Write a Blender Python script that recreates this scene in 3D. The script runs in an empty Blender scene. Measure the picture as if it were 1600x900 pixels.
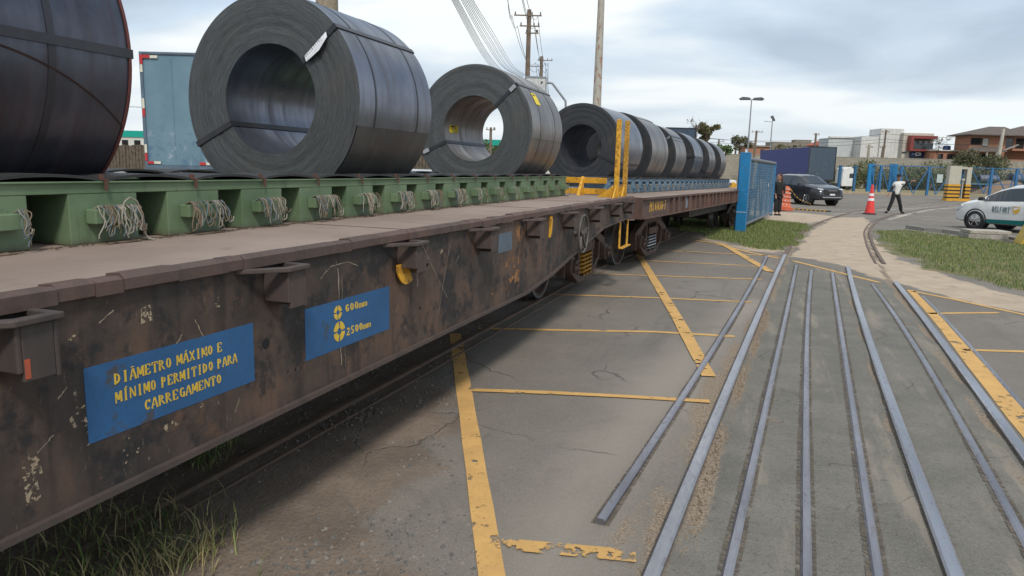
import bpy, bmesh, math, random
import numpy as np
from mathutils import Vector, Matrix
random.seed(7); RNG = np.random.default_rng(7)
PI = math.pi; R = math.radians
sc = bpy.context.scene
C = sc.collection
# ------------------------------------------------------------------ camera
HEAD, PITCH, ROLL, FPX = 0.3397, 0.1651, 0.0250, 1129.5
CAM = Vector((0, 0, 1.6))
fwd = Vector((-math.sin(HEAD)*math.cos(PITCH), math.cos(HEAD)*math.cos(PITCH), -math.sin(PITCH)))
rt0 = Vector((math.cos(HEAD), math.sin(HEAD), 0)); up0 = rt0.cross(fwd)
rt = math.cos(ROLL)*rt0 + math.sin(ROLL)*up0; upv = -math.sin(ROLL)*rt0 + math.cos(ROLL)*up0
cam = bpy.data.objects.new('camera', bpy.data.cameras.new('camera')); C.objects.link(cam)
cam.data.sensor_width = 36; cam.data.lens = FPX/1600*36; cam.data.clip_end = 3000; cam.data.clip_start = 0.05
cam.matrix_world = Matrix(((rt.x, upv.x, -fwd.x, CAM.x), (rt.y, upv.y, -fwd.y, CAM.y), (rt.z, upv.z, -fwd.z, CAM.z), (0, 0, 0, 1)))
sc.camera = cam
# ------------------------------------------------------------------ sky, sun, exposure
sc.view_settings.view_transform = 'Standard'; sc.view_settings.look = 'None'
sc.view_settings.exposure = 0.70; sc.view_settings.gamma = 1
SUN_EL, SUN_AZ = R(50), R(150)          # azimuth measured from +Y towards +X
world = bpy.data.worlds.new('World'); sc.world = world; world.use_nodes = True
wn, wl = world.node_tree.nodes, world.node_tree.links
wn.clear()
def wnode(t, **k):
    n = wn.new(t)
    for a, b in k.items(): setattr(n, a, b)
    return n
sky = wnode('ShaderNodeTexSky', sky_type='NISHITA', sun_disc=False, sun_elevation=SUN_EL, sun_rotation=SUN_AZ)
bg1 = wnode('ShaderNodeBackground'); bg1.inputs[1].default_value = 0.12; wl.new(sky.outputs[0], bg1.inputs[0])
tc = wnode('ShaderNodeTexCoord'); sp = wnode('ShaderNodeSeparateXYZ'); wl.new(tc.outputs['Generated'], sp.inputs[0])
def wm(op, a, b=None, clamp=False):
    n = wnode('ShaderNodeMath', operation=op, use_clamp=clamp)
    for i, v in enumerate((a, b)):
        if v is None: continue
        if isinstance(v, (int, float)): n.inputs[i].default_value = v
        else: wl.new(v, n.inputs[i])
    return n.outputs[0]
zc = wm('MAXIMUM', sp.outputs[2], 0.0); den = wm('ADD', zc, 0.24)
cx = wnode('ShaderNodeCombineXYZ'); wl.new(wm('DIVIDE', sp.outputs[0], den), cx.inputs[0]); wl.new(wm('DIVIDE', sp.outputs[1], den), cx.inputs[1])
mp = wnode('ShaderNodeMapping'); mp.inputs['Rotation'].default_value = (0, 0, R(-14)); mp.inputs['Scale'].default_value = (0.75, 1.25, 1); mp.inputs['Location'].default_value = (3.1, 1.7, 0)
wl.new(cx.outputs[0], mp.inputs[0])
n1 = wnode('ShaderNodeTexNoise'); n1.inputs['Scale'].default_value = 1.05; n1.inputs['Detail'].default_value = 6; n1.inputs['Roughness'].default_value = 0.46; n1.inputs['Distortion'].default_value = 0.35
wl.new(mp.outputs[0], n1.inputs[0])
cr = wnode('ShaderNodeValToRGB'); e = cr.color_ramp.elements
e[0].position = 0.40; e[0].color = (0.33, 0.44, 0.58, 1)
e[1].position = 0.59; e[1].color = (0.88, 0.92, 0.93, 1)
x = cr.color_ramp.elements.new(0.5); x.color = (0.55, 0.665, 0.79, 1)
wl.new(n1.outputs[0], cr.inputs[0])
# paler, slightly warmer band low down
hz = wnode('ShaderNodeMix', data_type='RGBA'); hz.inputs[7].default_value = (0.76, 0.81, 0.82, 1)
wl.new(cr.outputs[0], hz.inputs[6]); wl.new(wm('POWER', wm('SUBTRACT', 1.0, wm('MULTIPLY', zc, 3.2, True), True), 2.0), hz.inputs[0])
bg2 = wnode('ShaderNodeBackground'); bg2.inputs[1].default_value = 0.70; wl.new(hz.outputs[2], bg2.inputs[0])
n2 = wnode('ShaderNodeTexNoise'); n2.inputs['Scale'].default_value = 1.6; n2.inputs['Detail'].default_value = 5
wl.new(mp.outputs[0], n2.inputs[0])
cm = wnode('ShaderNodeMapRange'); cm.inputs[1].default_value = 0.30; cm.inputs[2].default_value = 0.42; cm.inputs[3].default_value = 0.72; cm.inputs[4].default_value = 1.0
wl.new(n2.outputs[0], cm.inputs[0])
ms = wnode('ShaderNodeMixShader'); wl.new(cm.outputs[0], ms.inputs[0]); wl.new(bg1.outputs[0], ms.inputs[1]); wl.new(bg2.outputs[0], ms.inputs[2])
wo = wnode('ShaderNodeOutputWorld'); wl.new(ms.outputs[0], wo.inputs[0])
sun = bpy.data.objects.new('sun', bpy.data.lights.new('sun', 'SUN')); C.objects.link(sun)
sun.data.energy = 1.5; sun.data.angle = R(9); sun.data.color = (1, 0.95, 0.88)
sd = Vector((math.sin(SUN_AZ)*math.cos(SUN_EL), math.cos(SUN_AZ)*math.cos(SUN_EL), math.sin(SUN_EL)))
sun.rotation_euler = sd.to_track_quat('Z', 'Y').to_euler()

# ------------------------------------------------------------------ helpers
Hv = Vector((-math.sin(HEAD), math.cos(HEAD), 0))       # level view direction
def V(px, py, dz):
    """world point seen at photo pixel px,py standing on the upright plane dz metres ahead"""
    d = fwd + rt*((px-800)/FPX) - upv*((py-450)/FPX)
    return CAM + d*(dz/d.dot(Hv))
def G(px, py, z=0.0):
    d = fwd + rt*((px-800)/FPX) - upv*((py-450)/FPX)
    return CAM + d*((z-1.6)/d.z)
class MB:
    def __init__(s): s.v = []; s.f = []; s.m = []
    def add(s, vs, fs, mi=0):
        o = len(s.v); s.v += [tuple(p) for p in vs]
        for f in fs: s.f.append(tuple(o+i for i in f)); s.m.append(mi)
        return s
    def box(s, c, d, rz=0, mi=0, M=None):
        x, y, z = d[0]/2, d[1]/2, d[2]/2
        vs = [Vector((a*x, b*y, e*z)) for a in (-1, 1) for b in (-1, 1) for e in (-1, 1)]
        if M is None: M = Matrix.Rotation(rz, 3, 'Z')
        vs = [M @ p + Vector(c) for p in vs]
        return s.add(vs, [(0, 1, 3, 2), (4, 6, 7, 5), (0, 4, 5, 1), (2, 3, 7, 6), (0, 2, 6, 4), (1, 5, 7, 3)], mi)
    def bb(s, x0, x1, y0, y1, z0, z1, mi=0): return s.box(((x0+x1)/2, (y0+y1)/2, (z0+z1)/2), (abs(x1-x0), abs(y1-y0), abs(z1-z0)), 0, mi)
    def bar(s, a, b, w, h=None, mi=0):
        a, b = Vector(a), Vector(b); h = h or w; d = b-a; L = d.length
        if L < 1e-6: return s
        z = d/L; t = Vector((0, 0, 1)) if abs(z.z) < .95 else Vector((1, 0, 0))
        xx = t.cross(z).normalized(); yy = z.cross(xx)
        M = Matrix((xx, yy, z)).transposed()
        return s.box((a+b)/2, (w, h, L), 0, mi, M)
    def ring_sweep(s, path, rad, seg=8, mi=0, cap=True):
        path = [Vector(p) for p in path]; n = len(path)
        if not hasattr(rad, '__len__'): rad = [rad]*n
        vs = []; prev = None
        for i, p in enumerate(path):
            t = (path[min(i+1, n-1)]-path[max(i-1, 0)]).normalized()
            if prev is None:
                u = t.cross(Vector((0, 0, 1)));
                if u.length < .1: u = t.cross(Vector((1, 0, 0)))
            else: u = prev - t*prev.dot(t)
            u.normalize(); w = t.cross(u); prev = u
            for k in range(seg):
                a = 2*PI*k/seg; vs.append(p + rad[i]*(math.cos(a)*u+math.sin(a)*w))
        fs = [(i*seg+k, i*seg+(k+1) % seg, (i+1)*seg+(k+1) % seg, (i+1)*seg+k) for i in range(n-1) for k in range(seg)]
        if cap: fs += [tuple(range(seg))[::-1], tuple((n-1)*seg+k for k in range(seg))]
        return s.add(vs, fs, mi)
    def cyl(s, a, b, r0, r1=None, seg=16, mi=0): return s.ring_sweep([a, b], [r0, r0 if r1 is None else r1], seg, mi)
    def lathe(s, prof, seg=32, axis='X', c=(0, 0, 0), mi=0, closed=False):
        """prof: (t along axis, r)"""
        vs = []
        for t, r in prof:
            for k in range(seg):
                a = 2*PI*k/seg; u, w = r*math.cos(a), r*math.sin(a)
                p = {'X': (t, u, w), 'Y': (u, t, w), 'Z': (u, w, t)}[axis]
                vs.append((p[0]+c[0], p[1]+c[1], p[2]+c[2]))
        n = len(prof)
        fs = [(i*seg+k, i*seg+(k+1) % seg, ((i+1) % n)*seg+(k+1) % seg, ((i+1) % n)*seg+k) for i in range(n if closed else n-1) for k in range(seg)]
        return s.add(vs, fs, mi)
    def prism(s, poly, a0, a1, axis='X', mi=0):
        """poly of 2D points extruded along axis. X:(y,z) Y:(x,z) Z:(x,y)"""
        n = len(poly); mk = {'X': lambda p, t: (t, p[0], p[1]), 'Y': lambda p, t: (p[0], t, p[1]), 'Z': lambda p, t: (p[0], p[1], t)}[axis]
        vs = [mk(p, a0) for p in poly]+[mk(p, a1) for p in poly]
        fs = [tuple(range(n))[::-1], tuple(range(n, 2*n))]+[(i, (i+1) % n, n+(i+1) % n, n+i) for i in range(n)]
        return s.add(vs, fs, mi)
    def build(s, name, mat, parent=None, smooth=None, bevel=0, label=None):
        me = bpy.data.meshes.new(name); me.from_pydata(s.v, [], s.f); me.validate()
        mats = mat if isinstance(mat, (list, tuple)) else [mat]
        for m in mats: me.materials.append(m)
        if len(mats) > 1 and len(me.polygons) == len(s.m): me.polygons.foreach_set('material_index', s.m)
        bm = bmesh.new(); bm.from_mesh(me); bmesh.ops.recalc_face_normals(bm, faces=bm.faces)
        bm.to_mesh(me); bm.free()
        o = bpy.data.objects.new(name, me); C.objects.link(o)
        if parent: o.parent = parent
        if smooth is not None: shade(o, smooth)
        if bevel:
            b = o.modifiers.new('b', 'BEVEL'); b.width = bevel; b.segments = 2; b.limit_method = 'ANGLE'; b.angle_limit = R(35)
        if label: o['label'] = label
        return o
def shade(o, ang=35):
    me = o.data; me.polygons.foreach_set('use_smooth', [True]*len(me.polygons))
    bm = bmesh.new(); bm.from_mesh(me)
    for e_ in bm.edges:
        if len(e_.link_faces) != 2 or e_.calc_face_angle(0) > R(ang): e_.smooth = False
    bm.to_mesh(me); bm.free()
def tag(o, label=None, cat=None, group=None, kind=None):
    if label: o['label'] = label
    if cat: o['category'] = cat
    if group: o['group'] = group
    if kind: o['kind'] = kind
    return o
def thing(name, label, cat, loc=(0, 0, 0), rz=0, group=None):
    o = bpy.data.objects.new(name, None); C.objects.link(o); o.location = loc; o.rotation_euler = (0, 0, rz); o.empty_display_size = .2
    return tag(o, label, cat, group)
def copy_tree(o, parent=None):
    c = o.copy(); C.objects.link(c)
    if parent: c.parent = parent
    for ch in list(o.children): copy_tree(ch, c)
    return c
# ------------------------------------------------------------------ materials
class NT:
    def __init__(s, name):
        s.m = bpy.data.materials.new(name); s.m.use_nodes = True; s.t = s.m.node_tree; s.n = s.t.nodes; s.l = s.t.links
        s.b = s.n['Principled BSDF']; s.tc = s.n.new('ShaderNodeTexCoord')
    def put(s, v, sock):
        if hasattr(v, 'links'): s.l.new(v, sock)
        elif isinstance(v, (tuple, list)): sock.default_value = tuple(v)+((1,) if len(v) == 3 and len(sock.default_value) == 4 else ())
        else: sock.default_value = v
    def noise(s, scale, detail=4, rough=.55, vec=None, stretch=None, dist=0, coord='Object'):
        v = vec or s.tc.outputs[coord]
        if stretch:
            mp = s.n.new('ShaderNodeMapping'); mp.inputs['Scale'].default_value = stretch; s.l.new(v, mp.inputs[0]); v = mp.outputs[0]
        n = s.n.new('ShaderNodeTexNoise'); n.inputs['Scale'].default_value = scale; n.inputs['Detail'].default_value = detail
        n.inputs['Roughness'].default_value = rough; n.inputs['Distortion'].default_value = dist; s.l.new(v, n.inputs[0]); return n.outputs[0]
    def vor(s, scale, feature='F1', vec=None, coord='Object', rnd=1):
        n = s.n.new('ShaderNodeTexVoronoi'); n.feature = feature; n.inputs['Scale'].default_value = scale; n.inputs['Randomness'].default_value = rnd
        s.l.new(vec or s.tc.outputs[coord], n.inputs[0]); return n.outputs[0]
    def ramp(s, v, a, b, lo=0., hi=1.):
        n = s.n.new('ShaderNodeMapRange'); n.interpolation_type = 'SMOOTHSTEP'; s.put(v, n.inputs[0]); n.inputs[1].default_value = a; n.inputs[2].default_value = b; n.inputs[3].default_value = lo; n.inputs[4].default_value = hi
        return n.outputs[0]
    def math(s, op, a, b=0., clamp=False):
        n = s.n.new('ShaderNodeMath'); n.operation = op; n.use_clamp = clamp; s.put(a, n.inputs[0]); s.put(b, n.inputs[1]); return n.outputs[0]
    def mix(s, f, a, b, blend='MIX'):
        n = s.n.new('ShaderNodeMix'); n.data_type = 'RGBA'; n.blend_type = blend; s.put(f, n.inputs[0]); s.put(a, n.inputs[6]); s.put(b, n.inputs[7]); return n.outputs[2]
    def sep(s, v): n = s.n.new('ShaderNodeSeparateXYZ'); s.l.new(v, n.inputs[0]); return n.outputs
    def comb(s, x, y, z): n = s.n.new('ShaderNodeCombineXYZ'); s.put(x, n.inputs[0]); s.put(y, n.inputs[1]); s.put(z, n.inputs[2]); return n.outputs[0]
    def attr(s, nm): n = s.n.new('ShaderNodeAttribute'); n.attribute_name = nm; return n.outputs
    def bump(s, h, dist=.01, st=.5):
        n = s.n.new('ShaderNodeBump'); n.inputs['Distance'].default_value = dist; n.inputs['Strength'].default_value = st; s.put(h, n.inputs['Height']); s.l.new(n.outputs[0], s.b.inputs['Normal']); return s
    def out(s, col, rough=.7, metal=0., alpha=None, spec=None):
        s.put(col, s.b.inputs['Base Color']); s.put(rough, s.b.inputs['Roughness']); s.put(metal, s.b.inputs['Metallic'])
        if alpha is not None: s.put(alpha, s.b.inputs['Alpha'])
        if spec is not None: s.b.inputs['Specular IOR Level'].default_value = spec
        return s.m
_mc = {}
def paint(name, col, rough=.5, metal=0., var=.25, scale=4, dirt=(.09, .07, .055), dirt_amt=.35, bump=.0):
    """painted or bare surface with soft tone variation and patchy dirt"""
    if name in _mc: return _mc[name]
    t = NT(name); n = t.noise(scale, 6, .6); n2 = t.noise(scale*6, 4, .6)
    c = t.mix(t.ramp(n, .35, .7), tuple(k*(1-var) for k in col), tuple(min(1, k*(1+var*.6)) for k in col))
    c = t.mix(t.math('MULTIPLY', t.ramp(t.math('ADD', n2, t.math('MULTIPLY', n, .5)), .72, .95), dirt_amt), c, dirt)
    if bump: t.bump(n2, bump, .6)
    _mc[name] = t.out(c, t.ramp(n2, .3, .7, max(0, rough-.08), min(1, rough+.1)), metal)
    return _mc[name]
def flat(name, col, rough=.6, metal=0., **k):
    if name in _mc: return _mc[name]
    t = NT(name); n = t.noise(9, 4); c = t.mix(t.ramp(n, .3, .7), tuple(v*.86 for v in col), tuple(min(1, v*1.08) for v in col)); _mc[name] = t.out(c, rough, metal, **k); return _mc[name]
def worn(name, col, thr=(.58, .66), scale=14, rough=.8, under=None, tint=.25, detail=6):
    """worn paint: flakes away to whatever lies below (alpha) or to an under colour"""
    t = NT(name); n = t.noise(scale, detail, .65); n3 = t.noise(2.2, 3); nn = t.math('ADD', t.math('MULTIPLY', n, .7), t.math('MULTIPLY', n3, .3))
    k = t.ramp(nn, thr[0], thr[1]); c = t.mix(t.ramp(t.noise(5, 5), .3, .7), tuple(v*(1-tint) for v in col), col)
    c = t.mix(t.math('MULTIPLY', t.ramp(t.noise(60, 3), .5, .75), .35), c, tuple(v*.45 for v in col))
    if under is None: return t.out(c, rough, 0., alpha=t.math('SUBTRACT', 1., k))
    return t.out(t.mix(k, c, under), rough)

def rust_mat(name, a, b, c3, rough=.75, streak=True, flakes=True, bump=.004, dust=None, dark=False):
    t = NT(name); n = t.noise(2.3, 7, .62); n2 = t.noise(11, 6, .65); st = t.noise(9, 5, .6, stretch=(1, 1, .12))
    col = t.mix(t.ramp(n, .36, .62), a, b)
    col = t.mix(t.math('MULTIPLY', t.ramp(st if streak else n2, .5, .68), .65), col, c3)
    col = t.mix(t.math('MULTIPLY', t.ramp(n2, .55, .72), .5), col, tuple(v*.55 for v in a))
    if flakes:
        f = t.ramp(t.noise(26, 5, .7, stretch=(1, 1, .6)), .685, .72); g = t.ramp(n, .52, .6)
        col = t.mix(t.math('MULTIPLY', f, t.math('MULTIPLY', g, .8)), col, (.33, .27, .2))
        f2 = t.ramp(t.noise(7, 5, .7), .66, .74); col = t.mix(t.math('MULTIPLY', f2, .45), col, (.24, .1, .045))
    if dark: col = t.mix(t.math('MULTIPLY', t.ramp(t.noise(3.4, 8, .72), .50, .60), .85), col, (.012, .012, .013)); col = t.mix(t.math('MULTIPLY', t.ramp(t.noise(1.9, 8, .75, dist=.5), .56, .66), .8), col, (.13, .065, .035)); col = t.mix(t.math('MULTIPLY', t.ramp(t.noise(42, 4, .8, stretch=(1, 1, .35)), .62, .68), .5), col, (.17, .13, .10))
    if dust: col = t.mix(t.ramp(t.noise(3, 5), .3, .8, dust[3]*.5, dust[3]), col, dust[:3])
    t.bump(t.math('ADD', n2, t.math('MULTIPLY', st, .5)), bump, .5)
    return t.out(col, t.ramp(n2, .3, .7, rough-.12, rough+.1), 0.)
M = {}
M['sill'] = rust_mat('sill_rust', (.108, .064, .043), (.042, .032, .027), (.014, .013, .013), dark=True)
M['rust'] = rust_mat('rust_brown', (.105, .062, .046), (.075, .05, .04), (.05, .036, .03), flakes=False)
M['rustdark'] = rust_mat('underframe_rust', (.045, .034, .028), (.03, .025, .022), (.02, .018, .017), flakes=False)
M['lip'] = rust_mat('deck_edge_rust', (.12, .07, .055), (.085, .055, .045), (.05, .036, .03), flakes=False, bump=.01)
M['pocket'] = rust_mat('pocket_rust', (.085, .056, .046), (.06, .045, .04), (.04, .033, .03), flakes=False)
M['sill2'] = rust_mat('second_wagon_rust', (.13, .066, .046), (.09, .052, .042), (.06, .04, .034), flakes=False)
t = NT('deck_plate'); n = t.noise(1.2, 6, .6); n2 = t.noise(30, 5, .6)
c = t.mix(t.ramp(n, .3, .7), (.235, .172, .138), (.32, .242, .198)); c = t.mix(t.math('MULTIPLY', t.ramp(t.noise(5, 6, .7), .55, .72), .5), c, (.15, .10, .08)); c = t.mix(t.math('MULTIPLY', n2, .25), c, (.16, .13, .11))
t.bump(n2, .003, .4); M['deck'] = t.out(c, .85)
M['blackgap'] = flat('dark_recess', (.008, .008, .008), .9)
def green_mat(name, a, b, dark):
    t = NT(name); n = t.noise(2.5, 6, .6); n2 = t.noise(16, 6, .7); st = t.noise(14, 5, .6, stretch=(1, 1, .14))
    c = t.mix(t.ramp(n, .3, .7), a, b); c = t.mix(t.math('MULTIPLY', t.ramp(st, .56, .7), .45), c, dark)
    c = t.mix(t.math('MULTIPLY', t.ramp(n2, .62, .72), .7), c, (.07, .045, .03))
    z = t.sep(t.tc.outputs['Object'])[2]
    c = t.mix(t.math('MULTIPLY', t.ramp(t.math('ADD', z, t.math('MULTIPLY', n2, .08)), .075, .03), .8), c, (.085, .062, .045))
    t.bump(n2, .003, .4); return t.out(c, .6)
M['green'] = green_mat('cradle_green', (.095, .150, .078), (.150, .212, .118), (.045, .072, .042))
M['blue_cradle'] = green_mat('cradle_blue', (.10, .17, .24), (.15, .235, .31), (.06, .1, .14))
M['rubber'] = flat('black_rubber', (.028, .027, .028), .7)
M['rusty_clip'] = flat('rusty_clip', (.10, .045, .032), .85)
M['signblue'] = worn('sign_blue', (.022, .105, .25), (.575, .66), 11, .55, under=(.055, .055, .06), tint=.18)
M['signyellow'] = worn('sign_yellow', (.70, .47, .05), (.60, .68), 22, .6, under=(.03, .07, .13), tint=.15)
M['yellow'] = paint('safety_yellow', (.72, .37, .025), .5, var=.2, dirt=(.2, .08, .02), dirt_amt=.75)
M['yellow_rusty'] = paint('rusty_yellow', (.55, .29, .03), .6, var=.35, dirt=(.13, .05, .02), dirt_amt=.95, scale=7)
M['rope'] = flat('rope_fibre', (.30, .27, .22), .9); M['rope2'] = flat('rope_fibre_brown', (.17, .125, .085), .9); M['rope3'] = flat('rope_fibre_grey', (.12, .15, .17), .9)
M['steel'] = flat('bright_steel', (.42, .43, .45), .32, .9)
M['wheel'] = rust_mat('wheel_rust', (.095, .058, .045), (.06, .045, .04), (.03, .026, .025), flakes=False)
M['orange_flake'] = worn('orange_flake', (.34, .16, .06), (.40, .45), 9, .8, tint=.3)
M['plate_grey'] = flat('patch_grey', (.095, .125, .16), .6)
M['conc'] = paint('concrete', (.36, .33, .29), .85, var=.2, dirt=(.18, .15, .12), dirt_amt=.6, scale=2, bump=.006)
# railhead steel
t = NT('rail_steel'); n = t.noise(3, 5, .6, stretch=(1, .15, 1)); n2 = t.noise(45, 4, .6, stretch=(1, .25, 1))
c = t.mix(t.ramp(n, .3, .7), (.30, .29, .31), (.46, .45, .475)); c = t.mix(t.math('MULTIPLY', t.ramp(n2, .58, .7), .45), c, (.2, .15, .13)); M['rail'] = t.out(c, t.ramp(n2, .3, .7, .26, .42), .9)
t = NT('strip_steel'); n = t.noise(3, 5, .6, stretch=(1, .2, 1)); n2 = t.noise(40, 4, .6, stretch=(1, .3, 1))
c = t.mix(t.ramp(n, .3, .7), (.22, .21, .23), (.36, .345, .37)); c = t.mix(t.math('MULTIPLY', t.ramp(n2, .58, .7), .5), c, (.18, .13, .11)); M['strip'] = t.out(c, t.ramp(n2, .3, .7, .32, .5), .85)
M['railrust'] = rust_mat('rail_rust', (.16, .10, .07), (.12, .085, .065), (.07, .055, .045), flakes=False)
# coil materials
def coil_side(name, top, bot, warm, metal=.55, rough=.42):
    t = NT(name); o = t.tc.outputs['Object']; x, y, z = t.sep(o)
    band = t.noise(1.0, 4, .6, vec=t.comb(0, t.math('MULTIPLY', y, 5.0), t.math('MULTIPLY', z, .25)))
    st = t.noise(1.0, 5, .6, vec=t.comb(t.math('MULTIPLY', x, 1.2), t.math('MULTIPLY', y, 14.0), t.math('MULTIPLY', z, 1.4)))
    bl = t.noise(2.2, 5, .6)
    c = t.mix(t.ramp(bl, .3, .7), bot, top); c = t.mix(t.math('MULTIPLY', t.ramp(st, .48, .72), .55), c, warm)
    c = t.mix(t.math('MULTIPLY', t.ramp(band, .52, .7), .4), c, tuple(v*1.5 for v in top))
    t.bump(st, .002, .25)
    return t.out(c, t.ramp(st, .3, .7, rough-.08, rough+.12), metal)
def coil_face(name, col, sc_=46):
    t = NT(name); x, y, z = t.sep(t.tc.outputs['Object']); r = t.math('SQRT', t.math('ADD', t.math('MULTIPLY', x, x), t.math('MULTIPLY', z, z)))
    an = t.math('ARCTAN2', z, x); w = t.noise(2.2, 4)
    v = t.comb(t.math('ADD', t.math('MULTIPLY', r, sc_), t.math('MULTIPLY', w, 1.6)), t.math('MULTIPLY', t.math('ABSOLUTE', an), 1.6), 0)
    rings = t.noise(1.6, 6, .75, vec=v); fine = t.noise(6, 3, .7, vec=v)
    rg = t.math('ADD', t.math('MULTIPLY', rings, .6), t.math('MULTIPLY', fine, .4))
    c = t.mix(t.ramp(rg, .36, .66), tuple(k*.42 for k in col), tuple(k*1.45 for k in col))
    c = t.mix(t.math('MULTIPLY', t.ramp(rg, .63, .7), .7), c, (.24, .235, .23)); c = t.mix(t.math('MULTIPLY', t.ramp(t.noise(3, 5), .5, .75), .3), c, (.12, .095, .075))
    t.bump(rg, .005, .6); return t.out(c, t.ramp(rg, .3, .7, .62, .42), .35)
M['cside'] = coil_side('mill_scale_steel', (.22, .23, .275), (.13, .14, .17), (.15, .12, .12), .85, .34)
M['cside_dark'] = coil_side('dark_mill_scale', (.12, .125, .155), (.06, .062, .078), (.09, .055, .055), .85, .33)
M['cside_warm'] = coil_side('weathered_coil_steel', (.27, .25, .24), (.16, .15, .15), (.20, .145, .12), .75, .38)
M['cface'] = coil_face('coil_edge_layers', (.085, .09, .092), 105); M['cface_dark'] = coil_face('dark_coil_edge_layers', (.042, .045, .05), 105)
M['strap'] = flat('strapping_steel', (.045, .045, .052), .4, .5)
M['seal'] = flat('strap_seal', (.45, .45, .46), .35, .8)
M['white_tag'] = flat('paper_tag', (.75, .75, .77), .6); M['ink'] = flat('ink_black', (.02, .02, .02), .7)
M['yellow_tag'] = flat('yellow_tag', (.80, .60, .03), .6)

# ------------------------------------------------------------------ stencil lettering (strokes in a 1 x 1.6 cell)
GL = {  # (x0,y0,x1,y1,weight)  T thick, t thin ; arcs: ('a',cx,cy,rx,ry,a0,a1,w)
 'D': [(.15, 0, .15, 1.6, 'T'), ('a', .25, .8, .62, .74, -82, 82)],
 'I': [(.5, 0, .5, 1.6, 'T'), (.3, 0, .7, 0, 't'), (.3, 1.6, .7, 1.6, 't')],
 'A': [(.05, 0, .45, 1.5, 't'), (.92, 0, .52, 1.6, 'T'), (.25, .5, .48, .5, 't'), (0, 0, .2, 0, 't'), (.75, 0, 1.05, 0, 't')],
 'M': [(.08, 0, .08, 1.5, 't'), (.14, 1.55, .48, .35, 'T'), (.86, 1.55, .54, .35, 'T'), (.92, 0, .92, 1.6, 'T'), (0, 0, .18, 0, 't')],
 'E': [(.2, 0, .2, 1.6, 'T'), (.4, .05, .85, .05, 't'), (.4, 1.55, .85, 1.55, 't'), (.4, .8, .7, .8, 't'), (.85, .05, .85, .4, 't'), (.85, 1.2, .85, 1.55, 't')],
 'T': [(.5, 0, .5, 1.35, 'T'), (.05, 1.55, .95, 1.55, 't'), (.07, 1.2, .07, 1.5, 't'), (.93, 1.2, .93, 1.5, 't'), (.35, 0, .65, 0, 't')],
 'R': [(.15, 0, .15, 1.6, 'T'), ('a', .35, 1.17, .42, .4, -85, 85), (.45, .7, .88, .02, 'T'), (0, 0, .3, 0, 't')],
 'P': [(.2, 0, .2, 1.6, 'T'), ('a', .38, 1.15, .42, .42, -85, 85), (.05, 0, .35, 0, 't')],
 'O': [('a', .5, .8, .42, .78, -80, 80), ('a', .5, .8, .42, .78, 100, 260)],
 'X': [(.1, 1.6, .85, 0, 'T'), (.88, 1.6, .58, .95, 't'), (.1, 0, .4, .65, 't')],
 'N': [(.1, 0, .1, 1.5, 't'), (.18, 1.5, .82, .08, 'T'), (.9, .1, .9, 1.6, 't'), (0, 1.6, .2, 1.6, 't')],
 'C': [('a', .55, .8, .44, .78, 45, 84), ('a', .55, .8, .44, .78, 98, 262), ('a', .55, .8, .44, .78, 276, 315), (.88, 1.1, .88, 1.55, 't')],
 'G': [('a', .55, .8, .44, .78, 45, 84), ('a', .55, .8, .44, .78, 98, 262), ('a', .55, .8, .44, .78, 276, 310), (.86, .0, .86, .72, 'T'), (.62, .74, 1.0, .74, 't')],
 '6': [('a', .52, .8, .44, .78, 96, 264), ('a', .52, .8, .4, .78, 40, 82), ('a', .45, .46, .44, .44, -78, 82), (.3, .88, .5, .88, 't')],
 '0': [('a', .5, .8, .42, .78, -80, 80), ('a', .5, .8, .42, .78, 100, 260)],
 '2': [('a', .5, 1.15, .34, .44, -30, 165), (.75, .95, .15, .12, 't'), (.12, .05, .9, .05, 'T')],
 'B': [(.15, 0, .15, 1.6, 'T'), ('a', .3, 1.2, .42, .38, -85, 85), ('a', .3, .42, .5, .42, -85, 85)], 'F': [(.2, 0, .2, 1.6, 'T'), (.3, 1.54, .9, 1.54, 't'), (.3, .85, .75, .85, 't')],
 '5': [(.25, .85, .25, 1.5, 't'), (.25, 1.52, .85, 1.52, 'T'), ('a', .45, .46, .38, .48, -150, 100)],
 'm': [(.08, 0, .08, 1.0, 't'), (.5, 0, .5, .85, 't'), (.92, 0, .92, .85, 't'), ('a', .29, .78, .2, .2, 20, 140), ('a', .71, .78, .2, .2, 20, 140)],
 'S': [('a', .5, 1.15, .36, .42, 30, 250), ('a', .5, .42, .36, .42, -150, 90)],
 '1': [(.5, 0, .5, 1.6, 'T'), (.3, 1.3, .5, 1.55, 't')],
 '3': [('a', .45, 1.15, .36, .42, -80, 150), ('a', .45, .42, .38, .42, -150, 80)],
 '7': [(.1, 1.5, .9, 1.5, 'T'), (.85, 1.4, .4, 0, 'T')],
 '-': [(.2, .8, .8, .8, 'T')], '.': [(.45, 0, .45, .15, 'T')],
 'L': [(.2, 0, .2, 1.6, 'T'), (.3, .06, .9, .06, 't')], 'V': [(.1, 1.6, .5, 0, 'T'), (.9, 1.6, .55, 0, 't')],
}
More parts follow.
